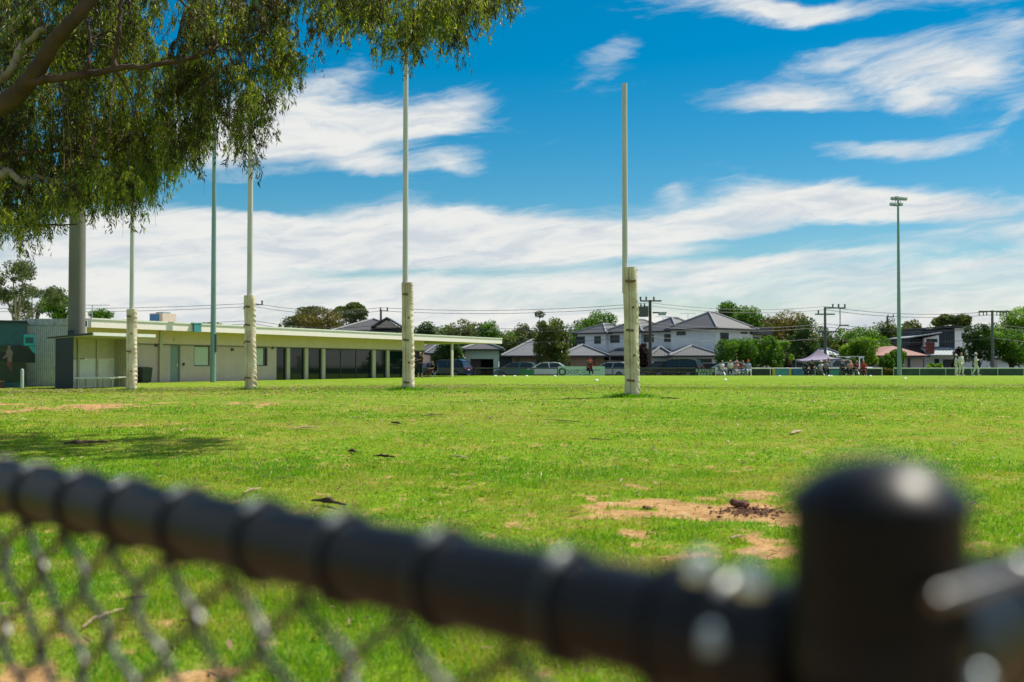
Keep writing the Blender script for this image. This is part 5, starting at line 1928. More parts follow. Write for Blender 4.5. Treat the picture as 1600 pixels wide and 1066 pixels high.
t, s_, c, zt1, zb1 = sign(872, 945, 572.5, 590, 'sign_pale', 'long pale aqua sign with a dark ring emblem and OCO lettering')
g = Geo()
rx_ = (878.5 - 908.5) * s_
zc1 = P(800, 581, BY).z - BZ
pp = [(rx_ + math.cos(a) * .27, -.02, zc1 + math.sin(a) * .27) for a in [i * math.pi / 14 for i in range(29)]]
g.tube(pp, .075, 6)
part('ring_emblem', g, M['ink'], t)
letter(t, 'OCO', (893 - 908.5) * s_, zc1 - .02, .48, 'ink')
for (x0, x1, y0) in ((901, 907, 577.5), (910, 916, 577.5), (928, 938, 577.5), (909, 915, 581), (904, 909, 584.5), (911, 920, 585)):
    k = x0
    while k < x1:
        part('small_print', Geo().box((k - 908.5) * s_, (k + 1.0 - 908.5) * s_, -.008, -.001, P(800, y0 + 1.6, BY).z - BZ, P(800, y0, BY).z - BZ), M['ink'], t)
        k += 1.7
t, s_, c, zt1, zb1 = sign(1087, 1117, 575.5, 590, 'sign_black', 'black sign with two lines of pale green capitals beside the black cars')
letter(t, 'RAYNOR', 0, P(800, 579.6, BY).z - BZ, .40, 'ink_green')
letter(t, 'BAILEY', 0, P(800, 585, BY).z - BZ, .40, 'ink_green')
sign(813, 834.5, 577, 590, 'sign_green', 'plain dark green sign board left of the white sedan')
t, s_, c, zt1, zb1 = sign(1211, 1233, 577, 590, 'sign_teal', 'teal banner between two yellow end panels left of the marquee')
part('end_panel', Geo().box(-15 * s_, -11 * s_, 0, .03, zb1, zt1 + .04), M['yellow'], t)
part('end_panel', Geo().box(11 * s_, 14.5 * s_, 0, .03, zb1, zt1 + .04), M['yellow'], t)
sign(1238, 1256, 576.5, 590, 'sign_blue', 'blue banner right of the yellow ended teal banner')
sign(1297, 1311, 578, 590, 'sign_teal', 'small teal banner below the marquee')

# marquee
mp = at_px(1279, 101)
t = thing('marquee', 'mauve pop-up marquee with a peaked canopy on slim legs', 'marquee', mp)
s_ = 101 / F
zz = lambda y: P(800, y, 101).z - mp.z
hw = 30 * s_
g = Geo()
apex = (-.2 * 0, 0, zz(545))
cs = [(-hw, -hw * .75, zz(564)), (hw, -hw * .75, zz(560)), (hw, hw * .9, zz(559)), (-hw, hw * .9, zz(562))]
V_ = []
F_ = []
for i in range(4):
    a, b = Vector(cs[i]), Vector(cs[(i + 1) % 4])
    rows = []
    for u in range(7):
        f = u / 6
        row = []
        for v_ in range(7):
            e = a.lerp(b, v_ / 6)
            q = Vector(apex).lerp(e, f)
            q.z -= math.sin(f * math.pi) * .30
            row.append(len(V_))
            V_.append(tuple(q))
        rows.append(row)
    for u in range(6):
        for v_ in range(6):
            F_.append((rows[u][v_], rows[u][v_ + 1], rows[u + 1][v_ + 1], rows[u + 1][v_]))
part('canopy', Geo().add(V_, F_), M['marquee'], t, True)
for i in range(4):
    a, b = Vector(cs[i]), Vector(cs[(i + 1) % 4])
    part('valance', Geo().add([a, b, b - Vector((0, 0, .17)), a - Vector((0, 0, .17))], [(0, 1, 2, 3)]), M['marquee'], t)
    part('leg', Geo().tube([a * .97, Vector((a.x * .97, a.y * .97, 0))], .025, 6), M['galv'], t)


# ------------------------------------------------------------------ cars
def car(x, Y, rz, style, paint, label, w=1.8):
    t = thing('parked_car', label, 'car', at_px(x, Y, gz(Y)), R(rz), 'cars parked beyond the oval fence')
    if style == 'sedan':
        L_, H = 4.6, 1.46
        low = [(-2.3, .35), (-2.28, .75), (-2.1, .95), (-1.55, 1.0), (.95, .95), (1.9, .82), (2.25, .65), (2.3, .35)]
        cab = [(-1.75, .98), (-1.15, 1.40), (-.6, H), (.1, H), (.45, 1.40), (1.25, .94)]
    elif style == 'hatch':
        L_, H = 4.0, 1.52
        low = [(-2.0, .35), (-2.02, .80), (-1.9, 1.0), (.9, .96), (1.65, .84), (1.95, .62), (2.0, .35)]
        cab = [(-1.92, .99), (-1.65, 1.42), (-1.1, H), (0, H), (.4, 1.42), (1.25, .94)]
    elif style == 'suv':
        L_, H = 4.7, 1.75
        low = [(-2.35, .42), (-2.36, .95), (-2.28, 1.1), (1.0, 1.08), (2.0, 1.0), (2.3, .8), (2.35, .42)]
        cab = [(-2.25, 1.09), (-2.0, 1.62), (-1.5, H), (.2, H), (.55, 1.66), (1.3, 1.06)]
    else:       # ute
        L_, H = 5.1, 1.75
        low = [(-2.55, .45), (-2.55, 1.05), (.0, 1.08), (1.2, 1.08), (2.2, 1.0), (2.5, .8), (2.55, .45)]
        cab = [(-.7, 1.07), (-.6, 1.65), (-.3, H), (.5, H), (.85, 1.66), (1.5, 1.06)]
    hw_ = w / 2
    g = Geo()
    n = len(low)
    stations = [(-hw_, .90), (-hw_ * .93, 1.0), (0, 1.012), (hw_ * .93, 1.0), (hw_, .90)]
    V_, F_ = [], []
    zm = .62
    for y, k in stations:
        V_ += [(px_ * (1 if abs(y) < hw_ * .95 else .975), y, zm + (pz - zm) * k) for px_, pz in low]
    for i in range(len(stations) - 1):
        for j in range(n):
            F_.append((i * n + j, i * n + (j + 1) % n, (i + 1) * n + (j + 1) % n, (i + 1) * n + j))
    F_.append(tuple(range(n))[::-1])
    F_.append(tuple(range((len(stations) - 1) * n, len(stations) * n)))
    part('body', g.add(V_, F_), paint, t, False, bevel=.03)
    n = len(cab)
    V_, F_ = [], []
    zt_ = H
    for s1_ in (-1, 1):
        for px_, pz in cab:
            f = (pz - cab[0][1]) / (H - cab[0][1])
            V_.append((px_, s1_ * (hw_ * .93 - f * .16), pz))
    for j in range(n):
        F_.append((j, (j + 1) % n, n + (j + 1) % n, n + j))
    F_.append(tuple(range(n))[::-1])
    F_.append(tuple(range(n, 2 * n)))
    cb = part('windows', Geo().add(V_, F_), M['glass2'], t)
    # roof skin and pillars, painted
    g = Geo()
    yr = hw_ * .93 - .16
    rpts = [p for p in cab if p[1] > H - .14]
    g.prism([(rpts[0][0] - .05, rpts[0][1] - .02)] + [(a, b + .02) for a, b in rpts] + [(rpts[-1][0] + .05, rpts[-1][1] - .02)], 'y', -yr - .02, yr + .02)
    for s1_ in (-1, 1):
        for (a, b) in ((cab[0], cab[1]), (cab[1], cab[2]), (cab[-1], cab[-2]), (((cab[0][0] + cab[-1][0]) / 2 - .1, cab[0][1]), ((cab[2][0] + cab[3][0]) / 2, H))):
            def yy(pz):
                return s1_ * (hw_ * .93 - (pz - cab[0][1]) / (H - cab[0][1]) * .16 + .005)
            g.tube([(a[0], yy(a[1]), a[1]), (b[0], yy(b[1]), b[1])], .045, 6)
    part('roof', g, paint, t)
    wl = L_ * .30
    rw = .33 if style in ('sedan', 'hatch') else .38
    for sx in (-wl, wl):
        for sy in (-1, 1):
            wh = part('wheel', Geo().tube([(0, -.11, 0), (0, .11, 0)], rw, 20), M['rubber'], t, True, loc=(sx, sy * (hw_ - .10), rw))
            part('rim', Geo().tube([(0, sy * .105, 0), (0, sy * .125, 0)], [rw * .62, rw * .55], 14), M['rim'], wh, True)
    zl = low[2][1] - .18
    for sy in (-1, 1):
        part('tail_light', Geo().box(-L_ / 2 - .012, -L_ / 2 + .15, sy * (hw_ - .34) - .10, sy * (hw_ - .34) + .13, zl - .06, zl + .14), M['red_lamp'], t)
        part('headlight', Geo().box(L_ / 2 - .35, L_ / 2 - .06, sy * (hw_ - .28) - .14, sy * (hw_ - .28) + .15, zl - .22, zl - .06), M['clear_lamp'], t)
        part('mirror', Geo().box(cab[-1][0] - .35, cab[-1][0] - .2, sy * hw_ - .02, sy * (hw_ + .14), cab[0][1], cab[0][1] + .14), paint, t)
    part('number_plate', Geo().box(-L_ / 2 - .03, -L_ / 2 - .013, -.2, .2, zl - .16, zl - .04), M['cream'], t)
    return t


def paint(name, c, r=.25):
    return mat(name, c, r, .1, var=.05, spec=.6)


PW, PB, PN, PS, PG = paint('car_white', (.62, .66, .68)), paint('car_black', (.015, .018, .02), .15), paint('car_navy', (.015, .025, .05), .15), paint('car_silver', (.45, .47, .46)), paint('car_teal', (.08, .16, .17))
car(697, 106, 155, 'suv', PN, 'dark navy wagon parked under the end canopy with its tail to the right')
car(672, 113, 150, 'hatch', PS, 'silver car half hidden left of the navy wagon')
car(640, 112, 150, 'hatch', paint('car_maroon', (.12, .02, .03)), 'dark red car mostly hidden behind the middle goal post')
car(806, 108, 170, 'hatch', PG, 'grey teal car behind the green sign board')
car(854, 104, 172, 'sedan', PW, 'white sedan parked between the green sign and the pale aqua sign')
car(957, 107, 145, 'hatch', PS, 'pale hatchback with dark rear window beside the right goal post')
car(1030, 106, 168, 'sedan', PB, 'black sedan parked right of the transformer pole')
car(1058, 104.5, 150, 'suv', PB, 'black wagon with silver roof rails beside the black lettered sign')
car(1133, 107, 175, 'hatch', PW, 'white hatchback behind the seated spectators')
car(1316, 106, 178, 'ute', PW, 'white utility with roof racks right of the marquee')
part('roof_rack', Geo().box(-1.9, .4, -.7, -.64, 2.0, 2.06).box(-1.9, .4, .64, .7, 2.0, 2.06).box(-1.8, -1.7, -.7, .7, 1.9, 2.0).box(-.6, -.5, -.7, .7, 1.9, 2.0).box(-1.8, -1.7, -.7, -.64, 1.0, 1.9).box(-1.8, -1.7, .64, .7, 1.0, 1.9), M['white'], [o for o in bpy.data.objects if o.get('label', '').startswith('white utility')][0])


# ------------------------------------------------------------------ people
def skinned(name, nodes, edges, m, parent, root=0):
    me = bpy.data.meshes.new(name)
    me.from_pydata([n[0] for n in nodes], edges, [])
    me.materials.append(m)
    o = link(name, me, parent)
    o.modifiers.new('skin', 'SKIN')
    sv = me.skin_vertices[0].data if me.skin_vertices else None
    if sv:
        for i, nd in enumerate(nodes):
            r_ = nd[1]
            sv[i].radius = r_ if hasattr(r_, '__len__') else (r_, r_)
        sv[root].use_root = True
    o.modifiers['skin'].use_smooth_shade = True
    s = o.modifiers.new('sub', 'SUBSURF')
    s.levels = 1
    s.render_levels = 1
    return o


def person(loc, rz, pose, label, top='c_black', legs='c_black', hair='hair_dark', hat=None, sleeves=False, H=1.7, shorts=False, group=None, arms='down'):
    t = thing('person', label, 'person', loc, R(rz), group)
    k = H / 1.75
    V = lambda *a: Vector(a) * k
    if pose == 'sit':
        pel = V(0, 0, .50)
        drop = .44
        chest, neck, head = V(0, .04, .88), V(0, .03, 1.08), V(0, -.02, 1.20)
        hipR, hipL = V(.10, 0, .50), V(-.10, 0, .50)
        knR, knL = V(.13, -.42, .50), V(-.13, -.40, .50)
        anR, anL = V(.12, -.42, .08), V(-.14, -.36, .08)
        toR, toL = V(.13, -.58, .04), V(-.15, -.52, .04)
    else:
        st = .16 if pose == 'walk' else .03
        pel = V(0, 0, .95)
        chest, neck, head = V(0, .0, 1.32), V(0, .0, 1.52), V(0, -.02, 1.63)
        hipR, hipL = V(.10, 0, .92), V(-.10, 0, .92)
        knR, knL = V(.11, -.06 - st, .50), V(-.11, -.02 + st * .6, .50)
        anR, anL = V(.12, -.02 - st, .09), V(-.12, .03 + st * 1.6, .09)
        toR, toL = V(.13, -.18 - st, .03), V(-.14, -.14 + st * 1.5, .03)
    shR, shL = chest + V(.17, 0, .12), chest + V(-.17, 0, .12)
    if arms == 'down':
        elR, elL = shR + V(.07, .02, -.28), shL + V(-.07, .02, -.28)
        haR, haL = elR + V(.01, -.12, -.24), elL + V(-.01, -.12, -.24)
    elif arms == 'fold':
        elR, elL = shR + V(.06, -.05, -.27), shL + V(-.06, -.05, -.27)
        haR, haL = elR + V(-.20, -.16, .05), elL + V(.20, -.18, .10)
    elif arms == 'face':
        elR, elL = shR + V(.08, -.16, -.20), shL + V(-.05, -.12, -.24)
        haR, haL = elR + V(-.12, -.06, .26), elL + V(.18, -.14, .06)
    else:
        elR, elL = shR + V(.05, -.10, -.25), shL + V(-.05, -.10, -.25)
        haR, haL = elR + V(-.05, -.22, -.02), elL + V(.05, -.22, -.02)

    def hand(el, ha):
        d = (ha - el).normalized()
        return ha + d * .09 * k
    nodes = [(pel, (.13 * k, .10 * k)), (chest, (.14 * k, .10 * k)), (neck, .05 * k), (head, (.075 * k, .09 * k)), (head + V(0, 0, .10), (.06 * k, .07 * k)),
             (shR, .055 * k), (elR, .04 * k), (haR, .028 * k), (hand(elR, haR), .03 * k),
             (shL, .055 * k), (elL, .04 * k), (haL, .028 * k), (hand(elL, haL), .03 * k),
             (hipR, .085 * k), (knR, .055 * k), (anR, .036 * k), (toR, .035 * k), (hipL, .085 * k), (knL, .055 * k), (anL, .036 * k), (toL, .035 * k)]
    ed = [(0, 1), (1, 2), (2, 3), (3, 4), (1, 5), (5, 6), (6, 7), (7, 8), (1, 9), (9, 10), (10, 11), (11, 12), (0, 13), (13, 14), (14, 15), (15, 16), (0, 17), (17, 18), (18, 19), (19, 20)]
    skinned('body', nodes, ed, M['skin'], t)
    # clothes: a little wider than the body, ending at hems
    cuffR = shR.lerp(elR, .7) if not sleeves else elR.lerp(haR, .85)
    cuffL = shL.lerp(elL, .7) if not sleeves else elL.lerp(haL, .85)
    sn = [(pel + V(0, 0, .02), (.155 * k, .125 * k)), (chest, (.165 * k, .125 * k)), (chest + V(0, 0, .15), (.09 * k, .08 * k)), (shR, .078 * k), (shL, .078 * k)]
    se = [(0, 1), (1, 2), (1, 3), (1, 4)]
    if sleeves:
        sn += [(elR, .06 * k), (cuffR, .048 * k), (elL, .06 * k), (cuffL, .048 * k)]
        se += [(3, 5), (5, 6), (4, 7), (7, 8)]
    else:
        sn += [(cuffR, .066 * k), (cuffL, .066 * k)]
        se += [(3, 5), (4, 6)]
    skinned('shirt', sn, se, M[top], t)
    e = .35 if shorts else .93
    tn = [(pel, (.15 * k, .12 * k)), (hipR, .105 * k), (knR, .078 * k), (hipL, .105 * k), (knL, .078 * k)]
    te = [(0, 1), (1, 2), (0, 3), (3, 4)]
    if not shorts:
        tn += [(knR.lerp(anR, .9), .058 * k), (knL.lerp(anL, .9), .058 * k)]
        te += [(2, 5), (4, 6)]
    else:
        tn += [(knR.lerp(anR, .45), .062 * k), (knL.lerp(anL, .45), .062 * k)]
        te += [(2, 5), (4, 6)]
    skinned('trousers', tn, te, M[legs], t)
    for a, b in ((anR, toR), (anL, toL)):
        g = Geo().tube([a + V(0, .04, -.05), (a + b) / 2 + V(0, 0, -.03), b + V(0, -.03, -.01)], [.045 * k, .05 * k, .038 * k], 8)
        part('shoe', g, M['c_white'] if 'white' in legs or 'cream' in legs else M['c_grey'], t, True)
    hc = head + V(0, .02, .06)
    part('hair', Geo().ball(hc, (.092 * k, .108 * k, .105 * k), 12, 8), M[hair], t, True)
    fc = Geo()
    fc.ball(head + V(0, -.045, .035), (.078 * k, .072 * k, .10 * k), 12, 8)
    fc.ball(head + V(0, -.12, .03), (.014 * k, .02 * k, .022 * k), 6, 4)
    for s_ in (-1, 1):
        fc.ball(head + V(s_ * .088, 0, .035), (.012 * k, .02 * k, .03 * k), 6, 4)
    part('face', fc, M['skin'], t, True)
    g = Geo()
    for s_ in (-1, 1):
        g.ball(head + V(s_ * .032, -.112, .055), (.013 * k, .008 * k, .009 * k), 6, 4)
    g.box(-.022 * k, .022 * k, head.y - .118 * k, head.y - .108 * k, head.z - .022 * k, head.z - .014 * k)
    part('eyes_and_mouth', g, M['hair_dark'], t)
    if hat:
        g = Geo().lathe([(.102 * k, 0), (.106 * k, .05 * k), (.085 * k, .10 * k), (.02 * k, .125 * k), (.001, .127 * k)], 14, tuple(head + V(0, .015, .075)))
        wide = .19 if hat[1] == 'wide' else (.36 if hat[1] == 'huge' else .0)
        if wide:
            g.lathe([(.10 * k, 0), (wide * k, -.02 * k), (wide * k, -.01 * k), (.10 * k, .012 * k)], 18, tuple(head + V(0, .0, .085)))
        else:
            c0 = head + V(0, -.13, .085)
            g.add([c0 + V(-.07, .03, 0), c0 + V(.07, .03, 0), c0 + V(.05, -.06, -.015), c0 + V(-.05, -.06, -.015), c0 + V(-.07, .03, .012), c0 + V(.07, .03, .012), c0 + V(.05, -.06, -.003), c0 + V(-.05, -.06, -.003)],
                  [(0, 3, 2, 1), (4, 5, 6, 7), (0, 1, 5, 4), (1, 2, 6, 5), (2, 3, 7, 6), (3, 0, 4, 7)])
        part('hat', g, M[hat[0]], t, True)
    return t


def stool(loc, rz, m, label):
    t = thing('folding_chair', label, 'chair', loc, R(rz), 'folding chairs of the spectators')
    part('seat', Geo().box(-.25, .25, -.22, .22, .40, .43), M[m], t)
    part('backrest', Geo().box(-.25, .25, .22, .25, .45, .85), M[m], t)
    for a in (-.24, .24):
        part('leg', Geo().tube([(a, -.22, 0), (a, .22, .42)], .014, 6), M['galv'], t)
        part('leg', Geo().tube([(a, .22, 0), (a, -.22, .42)], .014, 6), M['galv'], t)
        part('back_tube', Geo().tube([(a, .235, .40), (a, .26, .88)], .014, 6), M['galv'], t)


pa = at_px(656.5, 76)
person(pa, 12, 'stand', 'woman in black standing with a hand to her face by the clubroom end', 'c_black', 'c_navy', arms='face', H=1.70, shorts=True)
pb = at_px(676, 79)
person(pb, -50, 'sit', 'person in dark top and maroon trousers sitting low beside the standing woman', 'c_navy', 'c_maroon', arms='lap', H=1.45)
stool(pb, -50, 'c_black', 'dark folding chair under the person beside the standing woman')
person(at_px(1493.5, 93), 70, 'stand', 'left cricketer in whites with a pale cap standing side on', 'c_white', 'c_cream', hair='hair_dark', hat=('c_white', 'cap'), sleeves=False, H=1.68, group='cricketers in whites on the boundary', arms='fold')
person(at_px(1501.5, 92), 25, 'stand', 'middle cricketer in whites with dark hair facing the camera', 'c_white', 'c_cream', hair='hair_dark', sleeves=True, H=1.82, group='cricketers in whites on the boundary')
person(at_px(1524.5, 93), 75, 'walk', 'right cricketer in whites and pale cap walking apart from the other two', 'c_white', 'c_cream', hat=('c_white', 'cap'), sleeves=True, H=1.80, group='cricketers in whites on the boundary', arms='fold')
CR = [
    (1128, 96.0, 20, 'c_white', 'c_grey', 'hair_dark', None, 'seated spectator in a pale top at the left of the group by the white hatchback'),
    (1141, 95.6, -15, 'c_cream', 'c_black', 'hair_blond', None, 'fair haired seated spectator leaning in front of the white hatchback'),
    (1151, 96.4, 10, 'c_pink', 'c_white', 'hair_blond', ('c_pink', 'wide'), 'seated spectator in pink hat and top in the middle of the left group'),
    (1160, 96.1, 35, 'c_maroon', 'c_blue', 'hair_dark', None, 'seated spectator in maroon right of the pink hatted one'),
    (1169, 95.5, 0, 'c_blue', 'c_white', 'hair_dark', ('c_red', 'cap'), 'seated spectator with a red cap at the right of the left group'),
    (1259, 96.2, 5, 'c_navy', 'c_black', 'hair_dark', None, 'seated spectator in navy at the left under the marquee'),
    (1269, 95.7, -25, 'c_black', 'c_navy', 'hair_dark', ('c_black', 'cap'), 'seated spectator all in black with black cap under the marquee'),
    (1283, 96.3, 15, 'c_white', 'c_grey', 'hair_dark', ('c_white', 'wide'), 'seated spectator in white with a white sun hat under the marquee'),
    (1291, 95.8, -5, 'c_grey', 'c_black', 'hair_dark', None, 'seated spectator in grey at the right under the marquee'),
    (1318, 96.0, 25, 'c_navy', 'c_black', 'hair_dark', ('c_pink', 'cap'), 'seated spectator with a pink cap left of the group by the ute'),
    (1328, 95.6, -10, 'c_pink', 'c_navy', 'hair_blond', None, 'fair haired seated spectator in pink beside the ute'),
    (1338, 96.3, 10, 'c_maroon', 'c_grey', 'hair_dark', None, 'seated spectator in maroon beside the ute'),
    (1349, 96.0, -20, 'c_red', 'c_maroon', 'hair_dark', None, 'seated spectator in red at the right end of the crowd'),
]
for (x, Y, rz, tp, lg, hr, ht, lb) in CR:
    b = at_px(x, Y)
    b.z += .12 if False else 0
    person(b, rz, 'sit', lb, tp, lg, hair=hr, hat=ht, H=1.72, arms='lap', group='spectators sitting along the far fence')
    stool(b, rz, rnd.choice(['c_black', 'c_navy', 'c_grey']), 'folding chair under the ' + ' '.join(lb.replace('seated ', '').split()[:11]))
b = at_px(922, 95.6)
person(b, 10, 'sit', 'seated spectator in maroon under a very wide red hat before the aqua sign', 'c_maroon', 'c_black', hat=('c_red', 'huge'), H=1.75, arms='lap')
stool(b, 10, 'c_black', 'black folding chair under the red hatted spectator')
person(at_px(1294.5, 99), 0, 'stand', 'person in dark clothes standing at the back of the marquee', 'c_grey', 'c_black', H=1.7)

# ------------------------------------------------------------------ overhanging gum tree
gum_root = Vector((-8.6, 13.2, gz(13.2)))
gum = thing('gum_tree', 'large overhanging gum tree with drooping leaf sprays filling the upper left', 'tree', gum_root)
LG = leafmat('gum_leaves', [(.035, .020, .018), (.036, .055, .020), (.085, .115, .024), (.18, .215, .030), (.28, .31, .04), (.24, .16, .08)], .50, attr='tint', rough=.45, glow=1.45)
LR = random.Random(99)


def to_l(p):
    return Vector(p) - gum_root


def smooth_path(pts, n=6):
    out = []
    k = len(pts)
    for i in range(k - 1):
        p0, p1, p2, p3 = pts[max(i - 1, 0)], pts[i], pts[i + 1], pts[min(i + 2, k - 1)]
        for j in range(n):
            t_ = j / n
            out.append(.5 * ((2 * p1) + (p2 - p0) * t_ + (2 * p0 - 5 * p1 + 4 * p2 - p3) * t_**2 + (3 * p1 - p0 - 3 * p2 + p3) * t_**3))
    out.append(pts[-1])
    return out


LIMBPTS = []


def limb(name, pts, r0, r1, m='bark', wob=.012):
    pts = [to_l(p) for p in pts]
    sp_ = smooth_path(pts, 7)
    n = len(sp_)
    rs = [(r0 + (r1 - r0) * (i / (n - 1)) ** .8) * (1 + LR.uniform(-.07, .07)) for i in range(n)]
    sp_ = [p + Vector((LR.uniform(-1, 1), LR.uniform(-1, 1), LR.uniform(-1, 1))) * wob for p in sp_]
    part(name, Geo().tube(sp_, rs, 12), M[m], gum, True)
    LIMBPTS.extend(sp_[::2])


limb('trunk', [gum_root + Vector((0, 0, -.2)), gum_root + Vector((.05, 0, 1.4)), gum_root + Vector((.1, .1, 2.9)), gum_root + Vector((-.2, .2, 5)), gum_root + Vector((.3, 0, 8.5))], .36, .16)
limb('limb', [gum_root + Vector((.1, .1, 2.5)), P(-90, 215, 13.2), P(10, 160, 13.2), P(52, 118, 13.0), P(85, 65, 12.8), P(128, 18, 12.7), P(190, -60, 12.8), P(330, -190, 13)], .145, .05)
limb('limb', [P(5, 165, 13.2), P(-10, 135, 13.4), P(16, 112, 13.3), P(30, 78, 13.3), P(48, 62, 13.25), P(68, 44, 13.2)], .055, .035, 'pale_bark')
limb('limb', [P(45, 128, 13.0), P(90, 122, 12.9), P(140, 116, 12.9), P(185, 107, 12.8), P(240, 103, 12.7), P(300, 90, 12.9), P(352, 70, 13.2), P(400, 75, 13.4)], .055, .014)
limb('limb', [P(135, 117, 12.9), P(139, 95, 12.9), P(141, 60, 13), P(133, 20, 13.1), P(138, -50, 13.2)], .028, .014)
limb('limb', [P(178, 108, 12.8), P(180, 85, 12.8), P(186, 50, 12.7), P(188, 10, 12.7), P(192, -60, 12.6)], .032, .018)
limb('limb', [gum_root + Vector((.1, 0, 2.2)), P(-60, 280, 13.5), P(0, 272, 13.6), P(14, 268, 13.6), P(36, 284, 13.6), P(58, 276, 13.6), P(90, 284, 13.7)], .09, .014, 'pale_bark')
limb('limb', [P(-80, 240, 13.4), P(0, 245, 13.9), P(40, 240, 14.2), P(110, 236, 14.4), P(170, 250, 14.5)], .06, .02)
limb('limb', [P(170, -50, 12.8), P(300, -90, 13.6), P(460, -70, 14.2), P(600, -60, 14.4), P(700, -20, 14.4), P(735, 12, 14.3), P(775, 30, 14.2)], .05, .008)
limb('limb', [P(380, -80, 14), P(400, -30, 13.8), P(420, 20, 13.6), P(405, 60, 13.5)], .03, .008)
limb('limb', [P(-30, 330, 14.2), P(20, 345, 14.2), P(70, 352, 14.1), P(120, 350, 14)], .03, .008)
limb('limb', [P(200, -60, 13), P(260, -20, 13.2), P(300, 20, 13.4)], .03, .01)


def leaf_verts(base, d, L_, w, nrm, sick):
    """lanceolate sickle leaf: 6 verts, 4 tris"""
    d = d.normalized()
    s_ = d.cross(nrm)
    s_ = s_.normalized() if s_.length > 1e-4 else Vector((1, 0, 0))
    m1 = base + d * L_ * .33 + s_ * sick * L_ * .5
    m2 = base + d * L_ * .66 + s_ * sick * L_ * .4
    tip = base + d * L_
    return [base, m1 + s_ * w * .5, m1 - s_ * w * .5, m2 + s_ * w * .4, m2 - s_ * w * .4, tip]


LF = [(0, 1, 2), (1, 3, 4), (1, 4, 2), (3, 5, 4)]


def make_spray(seed, L_=.8, nleaf=300, spread=.24):
    r = random.Random(seed)
    vs, fs, ts = [], [], []
    tb = r.uniform(.08, .75)
    stems = []
    for k in range(9):
        a = r.uniform(0, 2 * math.pi)
        s_ = r.uniform(.0, .5) * L_
        l_ = L_ * r.uniform(.35, 1.0) - s_ * .5
        start = Vector((math.cos(a) * s_ * .3, math.sin(a) * s_ * .3, -s_ * .8))
        pts = []
        kx, ky = r.uniform(-.06, .06), r.uniform(-.06, .06)
        sp2 = spread * r.uniform(.6, 1.5)
        for i in range(6):
            f = i / 5
            out = sp2 * (1.5 * f - .7 * f * f)
            pts.append(start + Vector((math.cos(a) * out + kx * math.sin(f * 5), math.sin(a) * out + ky * math.sin(f * 5), .10 * math.sin(f * 2.8) - l_ * f ** 1.4)))
        # leaves stand in tufts along the stem
        stems.append((pts, [r.random() ** .7 for _ in range(6)], tb + r.gauss(0, .10)))
    for q in range(nleaf):
        pts, tufts, tc_ = stems[r.randrange(len(stems))]
        f = min(.999, max(0, tufts[r.randrange(len(tufts))] + r.gauss(0, .035))) * 5
        i = min(4, int(f))
        b = pts[i].lerp(pts[i + 1], f - i)
        a = r.uniform(0, 2 * math.pi)
        d = Vector((math.cos(a) * .7, math.sin(a) * .7, r.uniform(-1.9, -.1)))
        b = b + Vector((r.gauss(0, .018), r.gauss(0, .018), r.gauss(0, .018)))
        nrm = Vector((r.gauss(0, 1), r.gauss(0, 1), r.gauss(0, .7)))
        off = len(vs)
        vs += leaf_verts(b, d, r.uniform(.05, .105), r.uniform(.011, .019), nrm, r.uniform(-.2, .2))
        fs += [tuple(off + j for j in t3) for t3 in LF]
        tv = min(1, max(0, tc_ + r.gauss(0, .14)))
        if r.random() < .05:
            tv = .97
        ts += [tv] * 6
    for pts, _, _ in stems:
        g = Geo()
        g.tube(pts, [.0035, .0035, .003, .002, .002, .0015], 3, False)
        off = len(vs)
        vs += g.v
        for f_ in g.f:
            a, b, c_, d_ = f_
            fs += [(off + a, off + b, off + c_), (off + a, off + c_, off + d_)]
        ts += [.02] * len(g.v)
    return np.array([tuple(v) for v in vs]), np.array(fs), np.array(ts)


SPR = [make_spray(500 + i, .50 + .12 * (i % 4), 280 + 30 * (i % 3), .15 + .05 * (i % 3)) for i in range(16)]
SPM = [quick_mesh('leaf_spray', v, 3, f, LG, {'tint': t_}) for v, f, t_ in SPR]
# anchors: (x, y_bottom) of hanging sprays along the fringe of the crown, and filled regions
ANCH = []


def fringe(x, ybot, Y=None, sc=1.0):
    Y = Y or LR.uniform(12.4, 14.6)
    ANCH.append((x, ybot, Y, sc))


for (x, yb) in [(8, 415), (22, 398), (38, 405), (52, 390), (66, 382), (85, 372), (100, 378), (112, 362), (128, 352), (150, 345), (168, 340), (186, 352), (200, 368), (216, 352), (228, 336), (240, 328),
                (252, 322), (268, 300), (282, 288), (296, 305), (304, 280), (312, 262), (318, 240), (322, 214), (326, 190), (314, 165),
                (345, 220), (352, 178), (362, 250), (372, 262), (382, 292), (390, 240), (398, 225), (404, 250), (412, 190), (424, 170), (436, 186), (444, 150), (452, 172), (432, 128), (420, 110), (404, 130), (388, 150), (374, 180), (368, 120),
                (352, 120), (360, 80), (380, 75), (400, 70), (425, 68), (440, 100), (395, 40), (415, 30), (375, 30), (440, 60),
                (468, 40), (480, 30), (474, 50), (500, 22), (502, 100), (510, 88), (512, 40), (520, 70), (536, 86), (545, 75), (558, 60), (560, 90), (572, 84), (590, 88), (600, 72), (612, 112), (622, 100), (632, 122), (640, 112),
                (655, 104), (664, 96), (672, 82), (684, 76), (692, 92), (706, 114), (714, 110), (728, 74), (738, 70), (748, 58), (762, 60), (774, 62), (784, 48), (790, 56), (640, 60), (610, 55), (580, 50), (665, 50), (700, 60), (715, 40), (560, 30), (620, 30), (690, 30), (650, 22), (735, 40), (590, 20),
                (300, 130), (318, 110), (306, 90), (322, 70), (290, 15), (330, 50), (250, 60)]:
    fringe(x, yb + LR.uniform(-4, 4))
